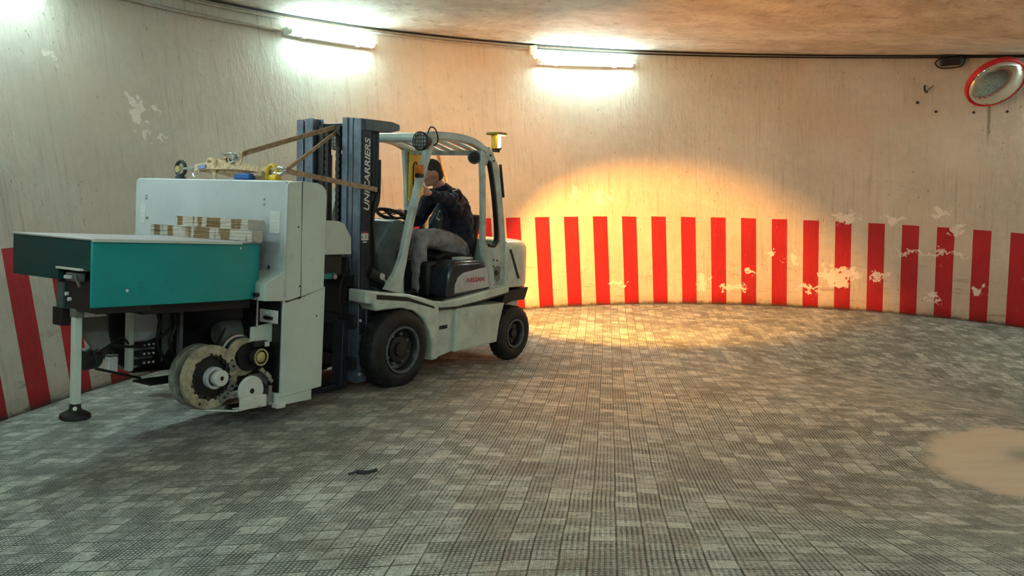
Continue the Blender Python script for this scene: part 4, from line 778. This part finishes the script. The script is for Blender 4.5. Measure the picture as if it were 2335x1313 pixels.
part('linkage_plate', bx((1.46, .50, .13), (1.62, .52, .30)), 'motor', mc, .003); part('guide_post', bx((1.485, .55, .08), (1.515, .60, .22)), 'chrome', mc, .003)
part('opening_back', bx((1.425, .20, .16), (1.435, .60, .82)), 'black', mc)
e = part('control_plate', bx((1.45, .415, .66), (1.462, .60, .755)), 'pale', mc, .003); part('toggle', bx((1.462, .47, .685), (1.48, .56, .71)), 'black', e, .006); part('toggle', bx((1.462, .475, .72), (1.478, .51, .742)), 'pale', e, .003)
part('upper_bracket', pr([(1.62, .64), (1.36, .665), (1.36, .54), (1.43, .52), (1.62, .53)], 'Y', .50, .52), 'mgreen', mc, .004)
e = part('plunger_rod', tb([(1.60, .55, .64), (1.60, .55, .86)], .008, 10), 'chrome', mc, smooth=True); part('plunger_knob', bx((1.57, .53, .86), (1.63, .57, .885)), 'black', e, .005)
part('cross_slide', bx((1.50, .50, .50), (1.62, .56, .54)), 'dark', mc, .006); part('slide_block', bx((1.50, .56, .50), (1.535, .575, .535)), 'pale', mc, .003)
# lifting ring on top of the gantry
e = part('lifting_eye_base', la([(0, 0), (.045, 0), (.04, .03), (.02, .035), (0, .035)], (1.25, -.835, gz), (0, 0, 1), 20), 'dark', mc, smooth=True)
part('lifting_ring', tube(bmesh.new(), [(1.25, -.835 + .058 * math.cos(i * PI / 16), 1.782 + .058 * math.sin(i * PI / 16)) for i in range(33)], .015, 10, False), 'dark', e, smooth='all')
for ob in [fk, mc]: pass

# ---- beams on the table
def rough_beam(a, b_, seed):
    bm = bmesh.new(); box(bm, a, b_); bmesh.ops.subdivide_edges(bm, edges=bm.edges[:], cuts=7, use_grid_fill=True); r_ = random.Random(seed)
    for v_ in bm.verts: v_.co += Vector((r_.uniform(-1, 1), r_.uniform(-1, 1), r_.uniform(-1, 1))) * .0025
    return bm
o = part('wooden_beam', rough_beam((1.615, -.54, 1.247), (1.71, .60, 1.322), 1), 'wood', mw=MM); tag(o, 'lower of two whitewashed square wooden beams lying on the table top', 'beam', 'wooden beams on the machine table')
o = part('wooden_beam', rough_beam((1.475, -.365, 1.325), (1.625, .445, 1.395), 2), 'wood', mw=MM @ Matrix.Rotation(.004, 4, 'Z')); tag(o, 'upper, shorter whitewashed wooden beam resting against the grey panel', 'beam', 'wooden beams on the machine table')

# ---- lashings (frame of the machine)
def lash(name, label, cat='strap'): return thing(name, MM, label, cat)
e = lash('ratchet_strap', 'tan ratchet strap from the lifting ring over a steel ratchet to the mast top')
part('webbing', ribbon(bmesh.new(), smooth_path([(1.25, -.60, 1.787), (1.25, -.45, 1.80), (1.25, -.36, 1.845), (1.25, -.28, 1.84), (1.25, -.20, 1.865), (1.22, -.022, 1.92), (.78, -.03, 2.07), (.325, -.03, 2.222)], 5), .042, (-.3, .3, 1)), 'strapd', e)
rt = part('ratchet', bx((1.225, -.26, 1.855), (1.275, -.10, 1.90)), 'chrome', e, .008)
part('ratchet_handle', bx((1.22, -.30, 1.89), (1.28, -.12, 1.905)), 'chrome', rt, .004); part('ratchet_spool', tb([(1.21, -.15, 1.875), (1.29, -.15, 1.875)], .03, 16), 'chrome', rt, smooth=True); part('ratchet_pawl', tb(smooth_path([(1.27, -.22, 1.86), (1.28, -.19, 1.83), (1.28, -.15, 1.835), (1.275, -.12, 1.86)]), .008, 8), 'chrome', rt, smooth=True)
part('webbing_wrap', tb(smooth_path([(1.25, -.52, 1.80), (1.26, -.46, 1.85), (1.27, -.40, 1.845), (1.27, -.36, 1.80), (1.25, -.42, 1.775), (1.24, -.50, 1.785)]), .018, 8), 'strap', e, smooth=True)
part('webbing_tail', ribbon(bmesh.new(), smooth_path([(1.26, -.08, 1.92), (1.27, -.07, 1.86), (1.275, -.10, 1.80)], 5), .035, (0, 1, .2)), 'strap', e); part('webbing_tail', ribbon(bmesh.new(), smooth_path([(1.26, -.02, 1.925), (1.28, -.06, 1.90), (1.27, -.08, 1.85)], 5), .035, (0, 1, .3)), 'strap', e)
part('webbing_knot', ribbon(bmesh.new(), smooth_path([(1.26, -.34, 1.85), (1.27, -.30, 1.82), (1.27, -.26, 1.86), (1.26, -.28, 1.89)], 5), .04, (0, .4, 1)), 'strap', e)
sh = part('eye_bolt', tb([(1.26, -.83, 1.775), (1.26, -.70, 1.786), (1.26, -.62, 1.787)], .012, 10), 'chrome', e, smooth=True); part('bolt_head', disc((1.26, -.83, 1.775), .030, .03, (1, 0, 0), 6), 'brass', sh)
part('hook_end', tb(smooth_path([(1.27, -.66, 1.78), (1.27, -.65, 1.74), (1.28, -.62, 1.715), (1.28, -.58, 1.72), (1.28, -.585, 1.745)]), .006, 8), 'chrome', sh, smooth=True)
e = lash('lifting_sling', 'thick tan sling stretched flat above the grey panel towards the yellow hook', 'sling')
bm = bmesh.new(); ribbon(bm, smooth_path([(1.27, -.62, 1.785), (1.27, -.50, 1.80), (1.27, -.2, 1.803), (1.27, .05, 1.79), (1.27, .24, 1.772)], 6), .055, (-.2, 0, 1), .008); ribbon(bm, smooth_path([(1.24, -.60, 1.775), (1.24, -.4, 1.76), (1.24, -.1, 1.765), (1.24, .1, 1.775), (1.24, .24, 1.762)], 6), .035, (-.2, 0, 1), .006); part('webbing', bm, 'strap', e)
part('blue_label', ribbon(bmesh.new(), [(1.285, -.57, 1.790), (1.285, -.475, 1.798)], .030, (-.2, 0, 1), .004), 'lilac', e, label='lilac blue sling label')
part('loose_webbing', ribbon(bmesh.new(), smooth_path([(1.23, -.35, 1.76), (1.23, -.2, 1.735), (1.23, -.05, 1.715), (1.23, .08, 1.71), (1.23, .2, 1.72)], 5), .045, (.3, 0, 1)), 'strapd', e)
part('blue_protector', bx((1.25, -.10, 1.70), (1.30, .06, 1.745)), 'blue', e, .008); part('blue_tag', bx((1.26, -.15, 1.69), (1.27, -.11, 1.73)), 'blue', e); part('webbing_loop', ribbon(bmesh.new(), [(1.26, -.40, 1.775), (1.26, -.395, 1.695)], .04, (0, 1, 0)), 'strap', e)
e = lash('cargo_hook', 'yellow lifting hook standing on the right end of the grey panel', 'hook')
part('hook_body', tb(smooth_path([(1.27, .235, 1.70), (1.27, .22, 1.73), (1.27, .235, 1.785), (1.27, .28, 1.81), (1.27, .32, 1.79), (1.27, .335, 1.75), (1.27, .31, 1.72)]), [.015] * 49, 12), 'yellow', e, smooth=True)
part('hook_foot', bx((1.235, .27, 1.69), (1.30, .35, 1.735)), 'yellow', e, .01); part('shackle', tb(smooth_path([(1.27, .30, 1.76), (1.27, .35, 1.79), (1.27, .40, 1.785), (1.27, .42, 1.765), (1.27, .38, 1.745), (1.27, .31, 1.75)]), .013, 10), 'chrome', e, smooth=True); part('shackle_pin', tb([(1.22, .20, 1.745), (1.31, .20, 1.745)], .02, 10), 'brass', e, smooth=True)
e = tag(part('lashing_strap', ribbon(bmesh.new(), [(1.26, .40, 1.765), (1.0, .29, 1.88), (.66, .15, 2.04), (.325, .01, 2.195)], .044, (-.4, .2, 1)), 'strap', mw=MM), 'tan strap slanting up from the yellow hook to the top of the mast', 'strap')
e = tag(part('lashing_strap', ribbon(bmesh.new(), [(1.26, .40, 1.77), (.80, .405, 1.74), (.50, .42, 1.715), (.40, .43, 1.71), (.27, .43, 1.70), (.255, .40, 1.70)], .040, (0, .1, 1)), 'strapd', mw=MM), 'brown strap running level from the yellow hook round the near mast rail', 'strap')
